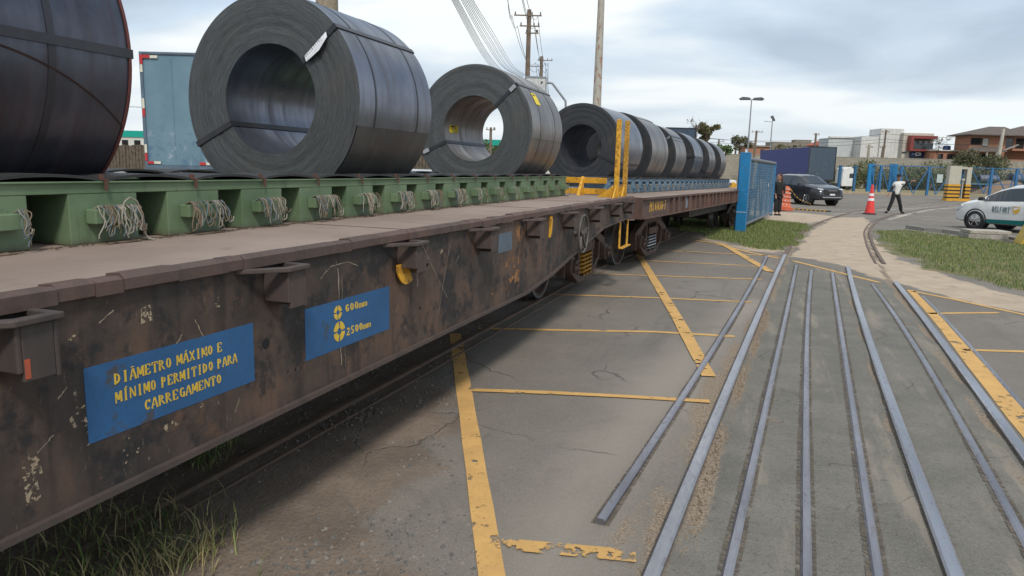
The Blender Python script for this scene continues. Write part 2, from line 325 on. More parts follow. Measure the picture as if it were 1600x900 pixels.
def text_quads(txt, h, w, gap=.3, Tw=.24, tw=.13):
    """-> list of 2D quads; h letter height, w cell width"""
    out = []; x = 0; sx = w; sy = h/1.6
    acc = {'\u00c2': ('A', [(.3, 1.75, .5, 1.95, 't'), (.7, 1.75, .5, 1.95, 't')]), '\u00c1': ('A', [(.45, 1.72, .7, 2.0, 't')]), '\u00cd': ('I', [(.45, 1.72, .7, 2.0, 't')])}
    for ch in txt:
        ext = []
        if ch in acc: ch, ext = acc[ch]
        if ch == ' ': x += w*.75; continue
        for g in GL.get(ch, [])+ext:
            if g[0] == 'a':
                _, cx_, cy_, rx, ry, a0, a1 = g; n = 8; prev = None
                for i in range(n+1):
                    a = R(a0+(a1-a0)*i/n); co, si = math.cos(a), math.sin(a); ww = tw+(Tw-tw)*abs(co)
                    p = ((x+(cx_+(rx)*co)*sx, (cy_+ry*si)*sy), (x+(cx_+(rx-ww)*co)*sx, (cy_+(ry-ww*1.1)*si)*sy))
                    if prev: out.append([prev[0], p[0], p[1], prev[1]])
                    prev = p
            else:
                x0, y0, x1, y1, k = g; ww = (Tw if k == 'T' else tw)/2
                if abs(y1-y0) > .1*abs(x1-x0) and abs(y1-y0) > 0.001: q = [(x0-ww, y0), (x0+ww, y0), (x1+ww, y1), (x1-ww, y1)]
                else: q = [(x0, y0-ww*.8), (x1, y1-ww*.8), (x1, y1+ww*.8), (x0, y0+ww*.8)]
                out.append([(x+a*sx, b*sy) for a, b in q])
        x += w*(1+gap)
    return out, x-w*gap
def letter_mesh(txt, h, w, org, u, v, nrm, th=.0015, **k):
    """letters as thin raised paint; org = lower left corner"""
    q, wd = text_quads(txt, h, w, **k); mb = MB(); org, u, v, nrm = Vector(org), Vector(u), Vector(v), Vector(nrm)
    for i, f in enumerate(q):
        e_ = th+i % 5*.00012
        mb.add([org+u*a+v*b+nrm*e_ for a, b in f]+[org+u*a+v*b for a, b in f], [(0, 1, 2, 3), (7, 6, 5, 4), (0, 4, 5, 1), (1, 5, 6, 2), (2, 6, 7, 3), (3, 7, 4, 0)])
    return mb, wd
# ================================================================== GROUND
def grow(a, step, end, f):
    o = []; x = a; s = step
    while abs(x) < abs(end): x += s; s *= f; o.append(x)
    return o
gx = sorted([-9-(v) for v in grow(0, .2, 900, 1.22)]+list(np.arange(-9, 9.01, .08))+[9+v for v in grow(0, .2, 900, 1.22)])
gy = sorted([-1.5-v for v in grow(0, .3, 300, 1.4)]+list(np.arange(-1.5, 34, .085))+[34+v for v in grow(0, .15, 1400, 1.06)])
X, Y = np.meshgrid(np.array(gx), np.array(gy))
def vnoise(x, y, s, seed):
    r = np.random.default_rng(seed); T = r.random((64, 64)); x = x/s; y = y/s
    xi = np.floor(x).astype(int); yi = np.floor(y).astype(int); fx = x-xi; fy = y-yi; fx = fx*fx*(3-2*fx); fy = fy*fy*(3-2*fy)
    g = lambda a, b: T[a % 64, b % 64]
    return (g(xi, yi)*(1-fx)+g(xi+1, yi)*fx)*(1-fy)+(g(xi, yi+1)*(1-fx)+g(xi+1, yi+1)*fx)*fy
NZ = (vnoise(X, Y, .9, 1)-.5)*.5+(vnoise(X, Y, .3, 2)-.5)*.3+(vnoise(X, Y, .12, 3)-.5)*.16
def sdf(poly, X, Y):
    d = np.full(X.shape, 1e9); ins = np.zeros(X.shape, bool); n = len(poly)
    for i in range(n):
        ax, ay = poly[i]; bx, by = poly[(i+1) % n]; ex, ey = bx-ax, by-ay
        t_ = np.clip(((X-ax)*ex+(Y-ay)*ey)/(ex*ex+ey*ey+1e-12), 0, 1); d = np.minimum(d, np.hypot(X-ax-t_*ex, Y-ay-t_*ey))
        c_ = ((ay > Y) != (by > Y)) & (X < (bx-ax)*(Y-ay)/(by-ay+1e-12)+ax); ins ^= c_
    return np.where(ins, d, -d)
def mask(poly, soft=.12, nz=1.0): return np.clip(.5+(sdf(poly, X, Y)+NZ*nz)/(2*soft), 0, 1)
GRASS_L = [(-4.2, 24.5), (-2.6, 21.3), (-1.35, 18.6), (-.55, 16.7), (.2, 16.3), (.62, 18.6), (.95, 22.2), (1.25, 25.6), (.3, 26.6), (-1.0, 29), (-4.2, 31)]
GRASS_R = [(3.9, 25.2), (3.0, 24.2), (2.72, 21.5), (2.58, 18.6), (2.62, 16), (2.85, 14.4), (3.3, 12.6), (4.3, 10.6), (9, 5), (14, 8), (11, 20), (6.0, 21.6), (4.8, 23.6)]
SAND = [(.42, 15.3), (.75, 18.6), (1.05, 22.2), (1.6, 26), (2.5, 31), (3.6, 31.8), (3.0, 25.6), (2.62, 21.5), (2.5, 18.6), (2.5, 16), (2.75, 14.2), (3.2, 12.2), (4.4, 9.8), (4.0, 9.4), (3.1, 10.35), (2.5, 11.15), (1.9, 12.2), (1.55, 13.0), (1.3, 14.5)]
SANDL = [(.28, 15.6), (-.5, 15.9), (-1.3, 17.4), (-2.0, 18.4), (-1.6, 19.2), (-.6, 17.0), (.3, 17.0), (.7, 20), (1.05, 23), (.95, 20), (.6, 17.5)]
SANDW = [(-1.5, 27.5), (.4, 26.3), (1.35, 25.6), (2.6, 31.5), (1.2, 33.5), (-1, 33.5), (-3, 31)]
DIRT = [(-9, -8), (-.55, -8), (-.6, 1.2), (-.98, 2.3), (-1.6, 3.3), (-1.95, 4.1), (-2.4, 5.3), (-2.6, 6.2), (-2.95, 7.2), (-9, 7.6)]
DIRT2 = [(-9, 14.8), (-2.5, 15.3), (-1.6, 17.2), (-.9, 18), (-2.2, 21), (-4, 24.5), (-9, 26)]
PATCH = [(-.32, 1), (-.32, 2.8), (-.2, 6), (.05, 10.5), (.35, 15.2), (1.3, 13.5), (1.75, 12.4), (1.85, 10), (1.72, 7), (1.5, 4), (1.3, 1)]
mG = np.maximum(mask(GRASS_L, .1, .8), mask(GRASS_R, .12, 1.1)); mS = np.maximum(np.maximum(mask(SAND, .10, .5), mask(SANDL, .3, .8)*.8), mask(SANDW, .3, .6)*.75)
mD = np.maximum(mask(DIRT, .28, 1.1), mask(DIRT2, .3, .8)); mP = mask(PATCH, .02, .0)
def strip_d(pts):
    d = np.full(X.shape, 1e9)
    for (ax, ay), (bx, by) in zip(pts[:-1], pts[1:]):
        ex, ey = bx-ax, by-ay; t_ = np.clip(((X-ax)*ex+(Y-ay)*ey)/(ex*ex+ey*ey), 0, 1); d = np.minimum(d, np.hypot(X-ax-t_*ex, Y-ay-t_*ey))
    return d
RAIL_A = [(-.52, -1.5), (-.34, 2.71), (-.29, 3.8), (-.145, 6.25), (.045, 10.4), (.335, 15.4), (.58, 18.64), (.92, 22.21), (1.45, 26.03), (2.45, 31.3), (4.0, 37.6), (7.3, 47.5), (13.2, 62), (21, 78), (32, 96)]
RAIL_E = [(.68, -1.5), (.82, 3.18), (.905, 4.82), (1.015, 8.13), (1.17, 10.9), (1.37, 13.97)]
RAIL_G = [(1.12, -1.5), (1.49, 4.73), (1.69, 7.61), (1.88, 12.3), (2.06, 14.9), (2.2, 17.04), (2.42, 19.81), (2.85, 24.05), (3.7, 29.3), (5.25, 35.6), (8.6, 45.6), (14.6, 60.3), (22.4, 76.4), (33.3, 94.5)]
def off(p, d):
    o = []
    for i in range(len(p)):
        a = Vector(p[max(i-1, 0)]); b = Vector(p[min(i+1, len(p)-1)]); t_ = (b-a).normalized(); o.append((p[i][0]+t_.y*d, p[i][1]-t_.x*d))
    return o
def fq_(pts, n=14):
    a = np.array(pts); c_ = np.polyfit(a[:, 1], a[:, 0], 2); return [(float(np.polyval(c_, y_)), float(y_)) for y_ in np.linspace(a[0, 1], a[-1, 1], n)]
gap = np.zeros(X.shape)
RAIL_A = fq_(RAIL_A[:6])+RAIL_A[6:]; RAIL_E = fq_(RAIL_E); RAIL_G = fq_(RAIL_G[:4])+RAIL_G[4:]; FA = [p for p in RAIL_A if p[1] < 15.5]; FG = [p for p in RAIL_G if p[1] < 12.5]
for p, o_, w in ((RAIL_A, .075, .055), (RAIL_G, -.075, .055), (RAIL_E, -.03, .04), (RAIL_A, -.03, .03)):
    gap = np.maximum(gap, np.clip(1.15-(strip_d(off(p, o_))+NZ*.08)/w, 0, 1))
sandgap = np.clip(1.0-(strip_d([(.0, 2), (.08, 5.5), (.2, 9)])-.0+NZ*.5)/.12, 0, 1)*(Y < 8.5)*.0
litter = np.clip(1-strip_d([(-.58, 2.6), (-.45, 3.4), (-.35, 4.6), (-.2, 7)])/.13+NZ*2.2, 0, 1)*.8
pale = np.clip(1-np.abs(strip_d([(-.72, 2.2), (-.8, 3.6), (-.55, 6.5), (-.1, 9.5)]))/.42+NZ*.7, 0, 1)*.75
far_dry = np.clip((X*(-Hv.y)*0+(X*Hv.x+Y*Hv.y)-66.5+NZ*2)/1.2, 0, 1)
me = bpy.data.meshes.new('ground')
ny, nx = X.shape; idx = np.arange(ny*nx).reshape(ny, nx)
Z = -.012*mG*0 + (NZ*.012)*np.clip(mD+mG+gap, 0, 1) - .018*np.clip(gap, 0, 1)*(Y < 34)
Z = np.where(np.hypot(X, Y) > 60, 0, Z)
co = np.stack([X, Y, Z], -1).reshape(-1, 3); quads = np.stack([idx[:-1, :-1], idx[:-1, 1:], idx[1:, 1:], idx[1:, :-1]], -1).reshape(-1, 4)
me.vertices.add(len(co)); me.vertices.foreach_set('co', co.ravel()); me.loops.add(quads.size); me.loops.foreach_set('vertex_index', quads.ravel().astype(np.int32))
me.polygons.add(len(quads)); me.polygons.foreach_set('loop_start', np.arange(0, quads.size, 4, dtype=np.int32)); me.update(calc_edges=True)
for nm, ch in (('ma', (mS, mD, mG)), ('mb', (mP, np.maximum(gap, litter), pale)), ('mc', (far_dry, far_dry, far_dry))):
    a = me.color_attributes.new(nm, 'FLOAT_COLOR', 'POINT'); arr = np.ones((len(co), 4), np.float32)
    for k in range(3): arr[:, k] = ch[k].reshape(-1)
    a.data.foreach_set('color', arr.ravel())
me.polygons.foreach_set('use_smooth', [True]*len(me.polygons))
ground = bpy.data.objects.new('ground', me); C.objects.link(ground); ground['kind'] = 'structure'
t = NT('ground_surface'); A = t.sep(t.attr('ma')[1]); B = t.sep(t.attr('mb')[1]); Cc = t.sep(t.attr('mc')[1])
big = t.noise(.35, 5, .6); mid = t.noise(2.2, 6, .65); fine = t.noise(70, 3, .7); grit = t.vor(150)
asp = t.mix(t.ramp(big, .3, .7), (.155, .135, .113), (.215, .188, .158)); asp = t.mix(t.math('MULTIPLY', t.ramp(mid, .5, .75), .35), asp, (.25, .215, .178))
asp = t.mix(t.math('MULTIPLY', t.ramp(t.noise(6, 6, .7, stretch=(1, .3, 1)), .5, .72), .35), asp, (.145, .134, .12))
asp = t.mix(t.math('MULTIPLY', t.ramp(grit, .35, .1), .38), asp, (.28, .26, .23)); asp = t.mix(t.math('MULTIPLY', t.ramp(fine, .55, .7), .4), asp, (.07, .066, .06))
ck = t.n.new('ShaderNodeTexVoronoi'); ck.feature = 'DISTANCE_TO_EDGE'; ck.inputs['Scale'].default_value = .9
wv = t.n.new('ShaderNodeVectorMath'); wv.operation = 'ADD'; t.l.new(t.tc.outputs['Object'], wv.inputs[0])
nn = t.n.new('ShaderNodeTexNoise'); nn.inputs['Scale'].default_value = 3.2; nn.inputs['Detail'].default_value = 5; t.l.new(t.tc.outputs['Object'], nn.inputs[0])
vs_ = t.n.new('ShaderNodeVectorMath'); vs_.operation = 'SCALE'; vs_.inputs[3].default_value = .35; t.l.new(nn.outputs[1], vs_.inputs[0]); t.l.new(vs_.outputs[0], wv.inputs[1]); t.l.new(wv.outputs[0], ck.inputs[0])
crack = t.math('MULTIPLY', t.ramp(ck.outputs[0], .012, .003), t.ramp(t.noise(.7, 3), .50, .6))
stain = t.ramp(t.noise(.9, 6, .65, dist=.6), .57, .68); asp = t.mix(t.math('MULTIPLY', stain, .55), asp, (.10, .088, .076))
tyre = t.ramp(t.noise(2.4, 4, .6, stretch=(1, .10, 1)), .56, .70); asp = t.mix(t.math('MULTIPLY', tyre, .45), asp, (.105, .095, .084)); asp = t.mix(t.math('MULTIPLY', t.ramp(t.vor(75), .32, .12), .65), asp, (.30, .27, .235)); asp = t.mix(t.math('MULTIPLY', t.ramp(t.noise(34, 4, .75), .55, .66), .45), asp, (.095, .084, .074))
asp = t.mix(t.math('MULTIPLY', B[2], .85), asp, (.30, .26, .215))
asp = t.mix(t.math('MULTIPLY', crack, .5), asp, (.045, .038, .032))
pat = t.mix(t.ramp(mid, .3, .7), (.130, .121, .102), (.188, .173, .145)); pat = t.mix(t.math('MULTIPLY', t.ramp(grit, .4, .1), .35), pat, (.21, .2, .18)); pat = t.mix(t.math('MULTIPLY', t.ramp(fine, .5, .7), .4), pat, (.06, .06, .055))
pat = t.mix(t.math('MULTIPLY', t.ramp(t.vor(75), .32, .12), .65), pat, (.25, .23, .20)); pat = t.mix(t.math('MULTIPLY', t.ramp(t.noise(30, 4, .75), .53, .66), .5), pat, (.075, .068, .058)); pat = t.mix(t.math('MULTIPLY', t.ramp(t.noise(3, 5, .7, stretch=(1, .12, 1)), .52, .66), .55), pat, (.30, .25, .195))
# crumbled holes in the crossing infill
hole = t.ramp(t.noise(1.6, 6, .6), .655, .675); pat = t.mix(hole, pat, (.185, .15, .115))
sand = t.mix(t.ramp(mid, .3, .7), (.38, .29, .205), (.47, .375, .28)); sand = t.mix(t.math('MULTIPLY', t.ramp(fine, .5, .75), .3), sand, (.26, .2, .14))
sand = t.mix(t.math('MULTIPLY', t.ramp(t.noise(4, 6, .7), .55, .68), .65), sand, (.2, .165, .13))
dirt = t.mix(t.ramp(mid, .3, .7), (.135, .102, .078), (.225, .172, .132)); dirt = t.mix(t.math('MULTIPLY', t.ramp(t.vor(38), .32, .12), t.math('MULTIPLY', t.ramp(big, .3, .6), .75)), dirt, (.13, .125, .118))
dirt = t.mix(t.math('MULTIPLY', t.ramp(fine, .5, .7), .5), dirt, (.06, .048, .038)); dirt = t.mix(t.math('MULTIPLY', t.ramp(grit, .22, .05), .6), dirt, (.3, .27, .23))
gsoil = t.mix(t.ramp(mid, .35, .65), (.10, .12, .045), (.22, .175, .09)); gsoil = t.mix(t.math('MULTIPLY', t.ramp(fine, .45, .7), .5), gsoil, (.035, .05, .015))
gapc = t.mix(t.ramp(fine, .35, .65), (.14, .105, .075), (.32, .25, .18)); gapc = t.mix(t.math('MULTIPLY', t.ramp(t.vor(60), .3, .1), .7), gapc, (.2, .17, .14))
dry = t.mix(t.ramp(t.noise(.25, 6, .7), .35, .65), (.30, .225, .12), (.17, .16, .07))
def m_(a, lo=.35, hi=.65, nz=.5): return t.ramp(t.math('ADD', a, t.math('MULTIPLY', t.math('SUBTRACT', t.noise(22, 4, .7), .5), nz)), lo, hi)
c = t.mix(B[0], asp, pat); c = t.mix(m_(A[1]), c, dirt); c = t.mix(m_(A[0], .3, .7), c, sand); c = t.mix(m_(A[2]), c, gsoil); c = t.mix(m_(B[1], .35, .7, .9), c, gapc); c = t.mix(Cc[0], c, dry)
hgt = t.math('ADD', t.math('MULTIPLY', fine, .5), t.math('SUBTRACT', t.math('MULTIPLY', t.math('ADD', A[1], B[1]), t.math('MULTIPLY', t.vor(38), -.45)), t.math('ADD', t.math('MULTIPLY', crack, 1.2), t.math('MULTIPLY', t.math('MULTIPLY', hole, B[0]), 1.0))))
t.bump(hgt, .011, .8); ground.data.materials.append(t.out(c, t.ramp(mid, .3, .7, .78, .95), spec=.3))

# painted yellow lines, one flat sheet each a few mm proud of the asphalt
mbm = MB()
def band(pts, w, z=.004):
    """pts centre line; w width or list of widths"""
    n = len(pts); ws = w if hasattr(w, '__len__') else [w]*n
    # subdivide and wobble a little
    P_ = []; W_ = []
    for i in range(n-1):
        k = max(1, int((Vector(pts[i+1])-Vector(pts[i])).length/.35))
        for j in range(k): f = j/k; P_.append((pts[i][0]*(1-f)+pts[i+1][0]*f, pts[i][1]*(1-f)+pts[i+1][1]*f)); W_.append((ws[i]*(1-f)+ws[i+1]*f)*random.uniform(.93, 1.07))
    P_.append(pts[-1]); W_.append(ws[-1])
    L_ = []; 
    for i in range(len(P_)):
        a = Vector(P_[max(i-1, 0)]); b = Vector(P_[min(i+1, len(P_)-1)]); d = (b-a).normalized(); nx_, ny_ = d.y, -d.x
        L_.append((P_[i][0]+nx_*W_[i]/2, P_[i][1]+ny_*W_[i]/2, z)); L_.append((P_[i][0]-nx_*W_[i]/2, P_[i][1]-ny_*W_[i]/2, z))
    mbm.add(L_, [(2*i, 2*i+2, 2*i+3, 2*i+1) for i in range(len(P_)-1)])
band([(-2.78, 6.25), (-1.92, 4.5), (-1.0, 2.62), (-.6, 1.8)], .115)
band([(-1.93, 4.66), (-1.4, 4.83), (-.87, 4.97), (-.30, 5.1)], .07, .0075)
band([(-2.67, 6.56), (-1.76, 6.90), (-1.0, 7.2), (-.24, 7.34)], .075)
band([(-2.6, 8.81), (-1.3, 9.2), (-.13, 9.46)], .075); band([(-2.6, 10.9), (-.05, 11.62)], .075); band([(-2.61, 12.95), (.03, 13.3)], .08); band([(-2.29, 14.94), (.2, 15.15)], .08)
band([(-2.36, 14.0), (-.87, 7.95), (-.36, 5.75)], [.12, .12, .115], .0095)
band([(-1.73, 17.6), (-1.35, 17.3), (-.99, 17.0), (-.75, 16.1), (-.19, 13.7), (.07, 12.6)], [.1, .12, .13, .14, .15, .13], .0095)
band([(-1.1, 17.0), (-.3, 15.5), (.22, 14.75)], .1); band([(.46, 14.5), (1.27, 12.9), (1.66, 12.2)], .09)
band([(1.98, 11.6), (1.90, 9.3), (1.80, 7.4), (1.68, 5.2), (1.5, 3)], [.1, .12, .14, .15, .15]); band([(1.99, 11.5), (2.46, 10.92), (2.97, 10.14), (3.6, 9.1)], .09)
band([(1.87, 9.67), (2.71, 10.14)], .08); band([(1.82, 7.72), (2.5, 7.95)], .08)
lines = mbm.build('road_markings', worn('road_paint_yellow', (.60, .35, .115), (.56, .61), 9, .85, tint=.15, detail=9)); lines['kind'] = 'structure'
mbm = MB(); band([(-.98, 2.71), (-.42, 2.83)], .10, .0075); o = mbm.build('road_markings', worn('road_paint_peeling', (.60, .35, .115), (.49, .53), 10, .85, tint=.18, detail=9)); o['kind'] = 'structure'
mbm = MB()   # pale lines on the yard road further on
for p, w in (([(2.4, 33), (6, 41), (10.5, 50)], .12), ([(4.9, 33.5), (8, 43), (12.5, 52), (19, 63)], .16), ([(4.2, 30.6), (6.4, 38)], .1), ([(5.6, 32), (7.6, 31)], .1), ([(6, 34.5), (8.5, 33.3)], .1), ([(6.6, 37), (9.4, 35.6)], .1), ([(-.5, 38), (7, 48), (9, 50)], .12), ([(1, 36), (9, 44)], .1)):
    band(p, w)
wl_ = mbm.build('white_road_markings', worn('road_paint_white', (.5, .45, .37), (.53, .6), 3, .85)); wl_['kind'] = 'structure'

# ------------------------------------------------------------------ rails
def resample(p, step):
    out = [Vector((p[0][0], p[0][1]))]
    # catmull-rom
    q = [Vector(a) for a in p]; q = [q[0]*2-q[1]]+q+[q[-1]*2-q[-2]]
    for i in range(1, len(q)-2):
        L_ = (q[i+1]-q[i]).length; k = max(1, int(L_/step))
        for j in range(1, k+1):
            s_ = j/k; a, b, c_, d = q[i-1:i+3]
            out.append(.5*((2*b)+(c_-a)*s_+(2*a-5*b+4*c_-d)*s_*s_+(3*b-a-3*c_+d)*s_**3))
    return out
def fitq(pts, n=14, deg=2):
    a = np.array(pts); c_ = np.polyfit(a[:, 1], a[:, 0], deg); ys = np.linspace(a[0, 1], a[-1, 1], n); return [(float(np.polyval(c_, y_)), float(y_)) for y_ in ys]
def rail(pts, label, w=.068, z1=.026, mat='rail', name='rail', cut=None, straight=False, z0=-.08, group=None):
    P_ = resample(pts, .5) if not straight else [Vector(a) for a in pts]
    mb = MB(); prof = [(-w/2, z0), (-w/2, z1-.008), (-w/2+.01, z1), (w/2-.01, z1), (w/2, z1-.008), (w/2, z0)]
    vs = []
    for i, p in enumerate(P_):
        d = (P_[min(i+1, len(P_)-1)]-P_[max(i-1, 0)]).normalized()
        for a, z in prof: vs.append((p.x+d.y*a, p.y-d.x*a, z))
    n = len(prof); mb.add(vs, [(i*n+k, i*n+k+1, (i+1)*n+k+1, (i+1)*n+k) for i in range(len(P_)-1) for k in range(n-1)]+[tuple(range(n))[::-1], tuple((len(P_)-1)*n+k for k in range(n))])
    o = mb.build(name, M[mat], smooth=20); return tag(o, label, 'rail', group)
rail(FA, 'long thick running rail left of the crossing, cut by a joint in the foreground', mat='rail')
rail(fitq(RAIL_E), 'thick inner running rail fourth from the left of the fan of flat rails', w=.068)
rail(FG, 'rightmost thick running rail beside the worn yellow band')
rail([FA[-1]]+RAIL_A[6:], 'rusty curved rail on the left side of the sandy path', mat='railrust', z1=.02)
rail([p for p in RAIL_G if p[1] > 13.5], 'rusty curved rail on the right side of the sandy path', mat='railrust', z1=.02)
rail(off([p for p in RAIL_G if p[1] > 13.5][:6], -.14), 'second curved rail close inside the rusty rail by the right grass', mat='railrust', z1=.012, w=.05)
SG = 'flat steel strips between the running rails'
rail(fitq([(-.622, 3.05), (-.49, 5.14), (-.2, 10.3), (-.01, 14.8)]), 'short steel strip ending in the foreground left of the rails', w=.048, z1=.03, mat='strip', name='steel_strip', group=SG)
rail(fitq([(-.13, 1.2), (-.055, 2.82), (.035, 4.8), (.22, 7.75), (.5, 13.76)]), 'first flat steel strip right of the thick left rail', w=.046, z1=.012, mat='strip', name='steel_strip', group=SG)
rail(fitq([(.2, 1.2), (.245, 2.95), (.32, 4.92), (.45, 7.87), (.725, 13.15)]), 'middle flat steel strip running straight up the crossing', w=.046, z1=.012, mat='strip', name='steel_strip', group=SG)
rail(fitq([(.43, 1.2), (.525, 3.06), (.60, 4.57), (.785, 8.03), (1.04, 12.98)]), 'flat steel strip just left of the thick inner rail', w=.046, z1=.012, mat='strip', name='steel_strip', group=SG)
rail(fitq([(1.02, 1.2), (1.165, 3.56), (1.31, 5.3), (1.43, 8.33), (1.52, 11.9)]), 'flat steel strip between the inner rail and the rightmost rail', w=.046, z1=.012, mat='strip', name='steel_strip', group=SG)
rail(fitq([(1.6, 3), (1.815, 5.9), (1.93, 8.2), (2.05, 11.08)]), 'thin dull steel strip outside the yellow band on the right', w=.035, z1=.010, mat='strip', name='steel_strip', group=SG)
mbm = MB(); _z = 0
for p_ in (FA, fitq(RAIL_E), FG, fitq([(-.622, 3.05), (-.49, 5.14), (-.2, 10.3), (-.01, 14.8)]), fitq([(-.13, 1.2), (-.055, 2.82), (.035, 4.8), (.22, 7.75), (.5, 13.76)]), fitq([(.2, 1.2), (.245, 2.95), (.32, 4.92), (.45, 7.87), (.725, 13.15)]), fitq([(.43, 1.2), (.525, 3.06), (.60, 4.57), (.785, 8.03), (1.04, 12.98)]), fitq([(1.02, 1.2), (1.165, 3.56), (1.31, 5.3), (1.43, 8.33), (1.52, 11.9)])):
    _z += .0002; band([q for q in p_ if q[1] > .5], .084, .0028+_z)
sm = mbm.build('dirt_seams', worn('seam_dirt', (.15, .12, .09), (.42, .60), 28, .95, tint=.4, detail=8)); sm['kind'] = 'structure'
WC = -3.38      # centre line of the loaded track
T2 = lambda y: WC if y < 11.5 else WC+.045*(y-11.5)**1.12
TR = [(WC, -9), (WC, 0), (WC, 6), (WC, 11.5)]+[(T2(y), y) for y in (13, 15, 18, 22, 26, 31, 38)]
rail(off(TR, .80), 'rail under the near wheels of the coil wagons', mat='railrust', z1=.02)
rail(off(TR, -.80), 'rail under the far wheels of the coil wagons', mat='railrust', z1=.02)
rail(off(TR[:8], .95), 'thin flush guard strip along the outer side of the wagon track', w=.03, z1=.008, mat='railrust', name='steel_strip')

# ================================================================== GRASS
def blades(name, pts, h, w, cols, label=None, lean=.5, seg=2, rs=3):
    r = np.random.default_rng(rs); n = len(pts); a = r.uniform(0, 2*PI, n); hh = r.uniform(*h, n); ww = r.uniform(*w, n); ln = r.uniform(.1, lean, n)*hh; b = r.uniform(0, 2*PI, n)
    vs = []; 
    P3 = np.column_stack([pts, np.zeros(n)]) if pts.shape[1] == 2 else pts
    dx = np.cos(a)[:, None]*ww[:, None]/2; dy = np.sin(a)[:, None]*ww[:, None]/2; W_ = np.column_stack([dx, dy, np.zeros(n)]); L_ = np.column_stack([np.cos(b)*ln, np.sin(b)*ln, np.zeros(n)])
    rows = []
    for k in range(seg+1):
        f = k/seg; c_ = P3+L_*f*f+np.array([0, 0, 1])*(hh*(f-.25*f*f*(ln/hh)))[:, None]
        if k < seg: rows += [c_-W_*(1-f*.6), c_+W_*(1-f*.6)]
        else: rows += [c_]
    V_ = np.stack(rows, 1); m = V_.shape[1]; V_ = V_.reshape(-1, 3)
    fs = []; base = np.arange(n)*m
    q = [(0, 1, 3, 2)] if seg == 2 else [(0, 1, 3, 2), (2, 3, 5, 4)]
    me = bpy.data.meshes.new(name); F = []
    for qq in q: F += np.stack([base+i for i in qq], 1).tolist()
    F += np.stack([base+m-3, base+m-2, base+m-1], 1).tolist()
    me.from_pydata(V_.tolist(), [], F)
    mi = r.choice(len(cols), n, p=[c_[1] for c_ in cols]); 
    for c_ in cols: me.materials.append(c_[0])
    me.polygons.foreach_set('material_index', np.concatenate([mi]*(len(q)+1)).astype(np.int32))
    o = bpy.data.objects.new(name, me); C.objects.link(o); o['kind'] = 'stuff'
    if label: o['label'] = label
    return o
def scatter(poly, n, inset=.05, rs=5, dens=None):
    r = np.random.default_rng(rs); xs = [p[0] for p in poly]; ys = [p[1] for p in poly]
    P_ = np.column_stack([r.uniform(min(xs), max(xs), n*3), r.uniform(min(ys), max(ys), n*3)])
    d = sdf(poly, P_[:, 0], P_[:, 1]); nz = (vnoise(P_[:, 0], P_[:, 1], .7, 9)-.5)*1.2+(vnoise(P_[:, 0], P_[:, 1], .2, 8)-.5)*.5
    keep = (d+nz*.5 > inset) & (r.random(n*3) < np.clip(.25+1.3*vnoise(P_[:, 0], P_[:, 1], 1.3, 4), 0, 1)); return P_[keep][:n]
gcol = lambda nm, c_: flat(nm, c_, .7)
g1, g2, g3, g4 = gcol('grass_green', (.13, .185, .045)), gcol('grass_light', (.21, .255, .07)), gcol('grass_dry', (.36, .30, .14)), gcol('grass_dark', (.06, .095, .03))
tag(blades('grass', scatter(GRASS_R, 60000), (.03, .085), (.006, .013), [(g1, .42), (g2, .3), (g3, .13), (g4, .15)], rs=3), 'short patchy green grass between the path and the white car', 'grass')
tag(blades('grass', scatter(GRASS_L, 42000, rs=6), (.03, .10), (.006, .013), [(g1, .42), (g2, .3), (g3, .13), (g4, .15)], rs=4), 'short green grass around the foot of the blue gate', 'grass')
def tuft_pts(cs, n, sp):
    r = np.random.default_rng(11); return np.concatenate([np.column_stack([r.normal(x_, sp, n), r.normal(y_, sp, n)]) for x_, y_ in cs])
tp = tuft_pts([(-2.55, 1.75), (-2.35, 1.95), (-2.75, 2.15), (-2.5, 2.2), (-2.25, 1.9), (-2.4, 2.3), (-2.9, 1.7), (-2.15, 2.1), (-2.3, 1.6)], 75, .13)
tag(blades('grass', tp, (.05, .17), (.004, .008), [(g4, .40), (g1, .15), (g2, .05), (g3, .40)], lean=1.3, seg=3, rs=8), 'long dark grass tufts under the side sill at the lower left', 'grass')
tp = tuft_pts([(-2.15, 2.05), (-2.08, 2.2), (-2.3, 1.75), (-2.1, 1.8)], 60, .06)
tag(blades('grass', tp, (.07, .17), (.004, .007), [(g3, .85), (g2, .15)], lean=1.4, seg=3, rs=9), 'dry straw coloured grass fringe beside the dark tufts', 'grass')
tp = tuft_pts([(-2.87, 2.95), (-2.8, 3.1), (-2.95, 3.2), (-2.75, 2.9)], 70, .06)
tag(blades('grass', tp, (.05, .15), (.004, .007), [(g4, .4), (g1, .4), (g3, .2)], lean=1.2, seg=3, rs=10), 'small grass tuft under the wagon between the text panels', 'grass')
r_ = np.random.default_rng(21); sx_ = r_.uniform(-2.9, -.7, 14000); sy_ = r_.uniform(1.3, 7.2, 14000)
dd = sdf(DIRT, sx_, sy_); kk = (dd > -.12) & (r_.random(14000) < np.clip(vnoise(sx_, sy_, .5, 31)*1.7-.35, .05, 1)); sx_, sy_ = sx_[kk], sy_[kk]
mb = MB()
for x_, y_ in zip(sx_, sy_):
    s_ = random.choice((.004, .006, .006, .009, .009, .014, .017)); a = random.uniform(0, 6.3); vs = [(x_+s_*random.uniform(.6, 1.3)*math.cos(a+k*1.57), y_+s_*random.uniform(.6, 1.3)*math.sin(a+k*1.57), -.002) for k in range(4)]+[(x_+random.uniform(-.3, .3)*s_, y_+random.uniform(-.3, .3)*s_, s_*random.uniform(.5, .9))]
    mb.add(vs, [(0, 1, 4), (1, 2, 4), (2, 3, 4), (3, 0, 4)], random.choice((0, 0, 0, 1)))
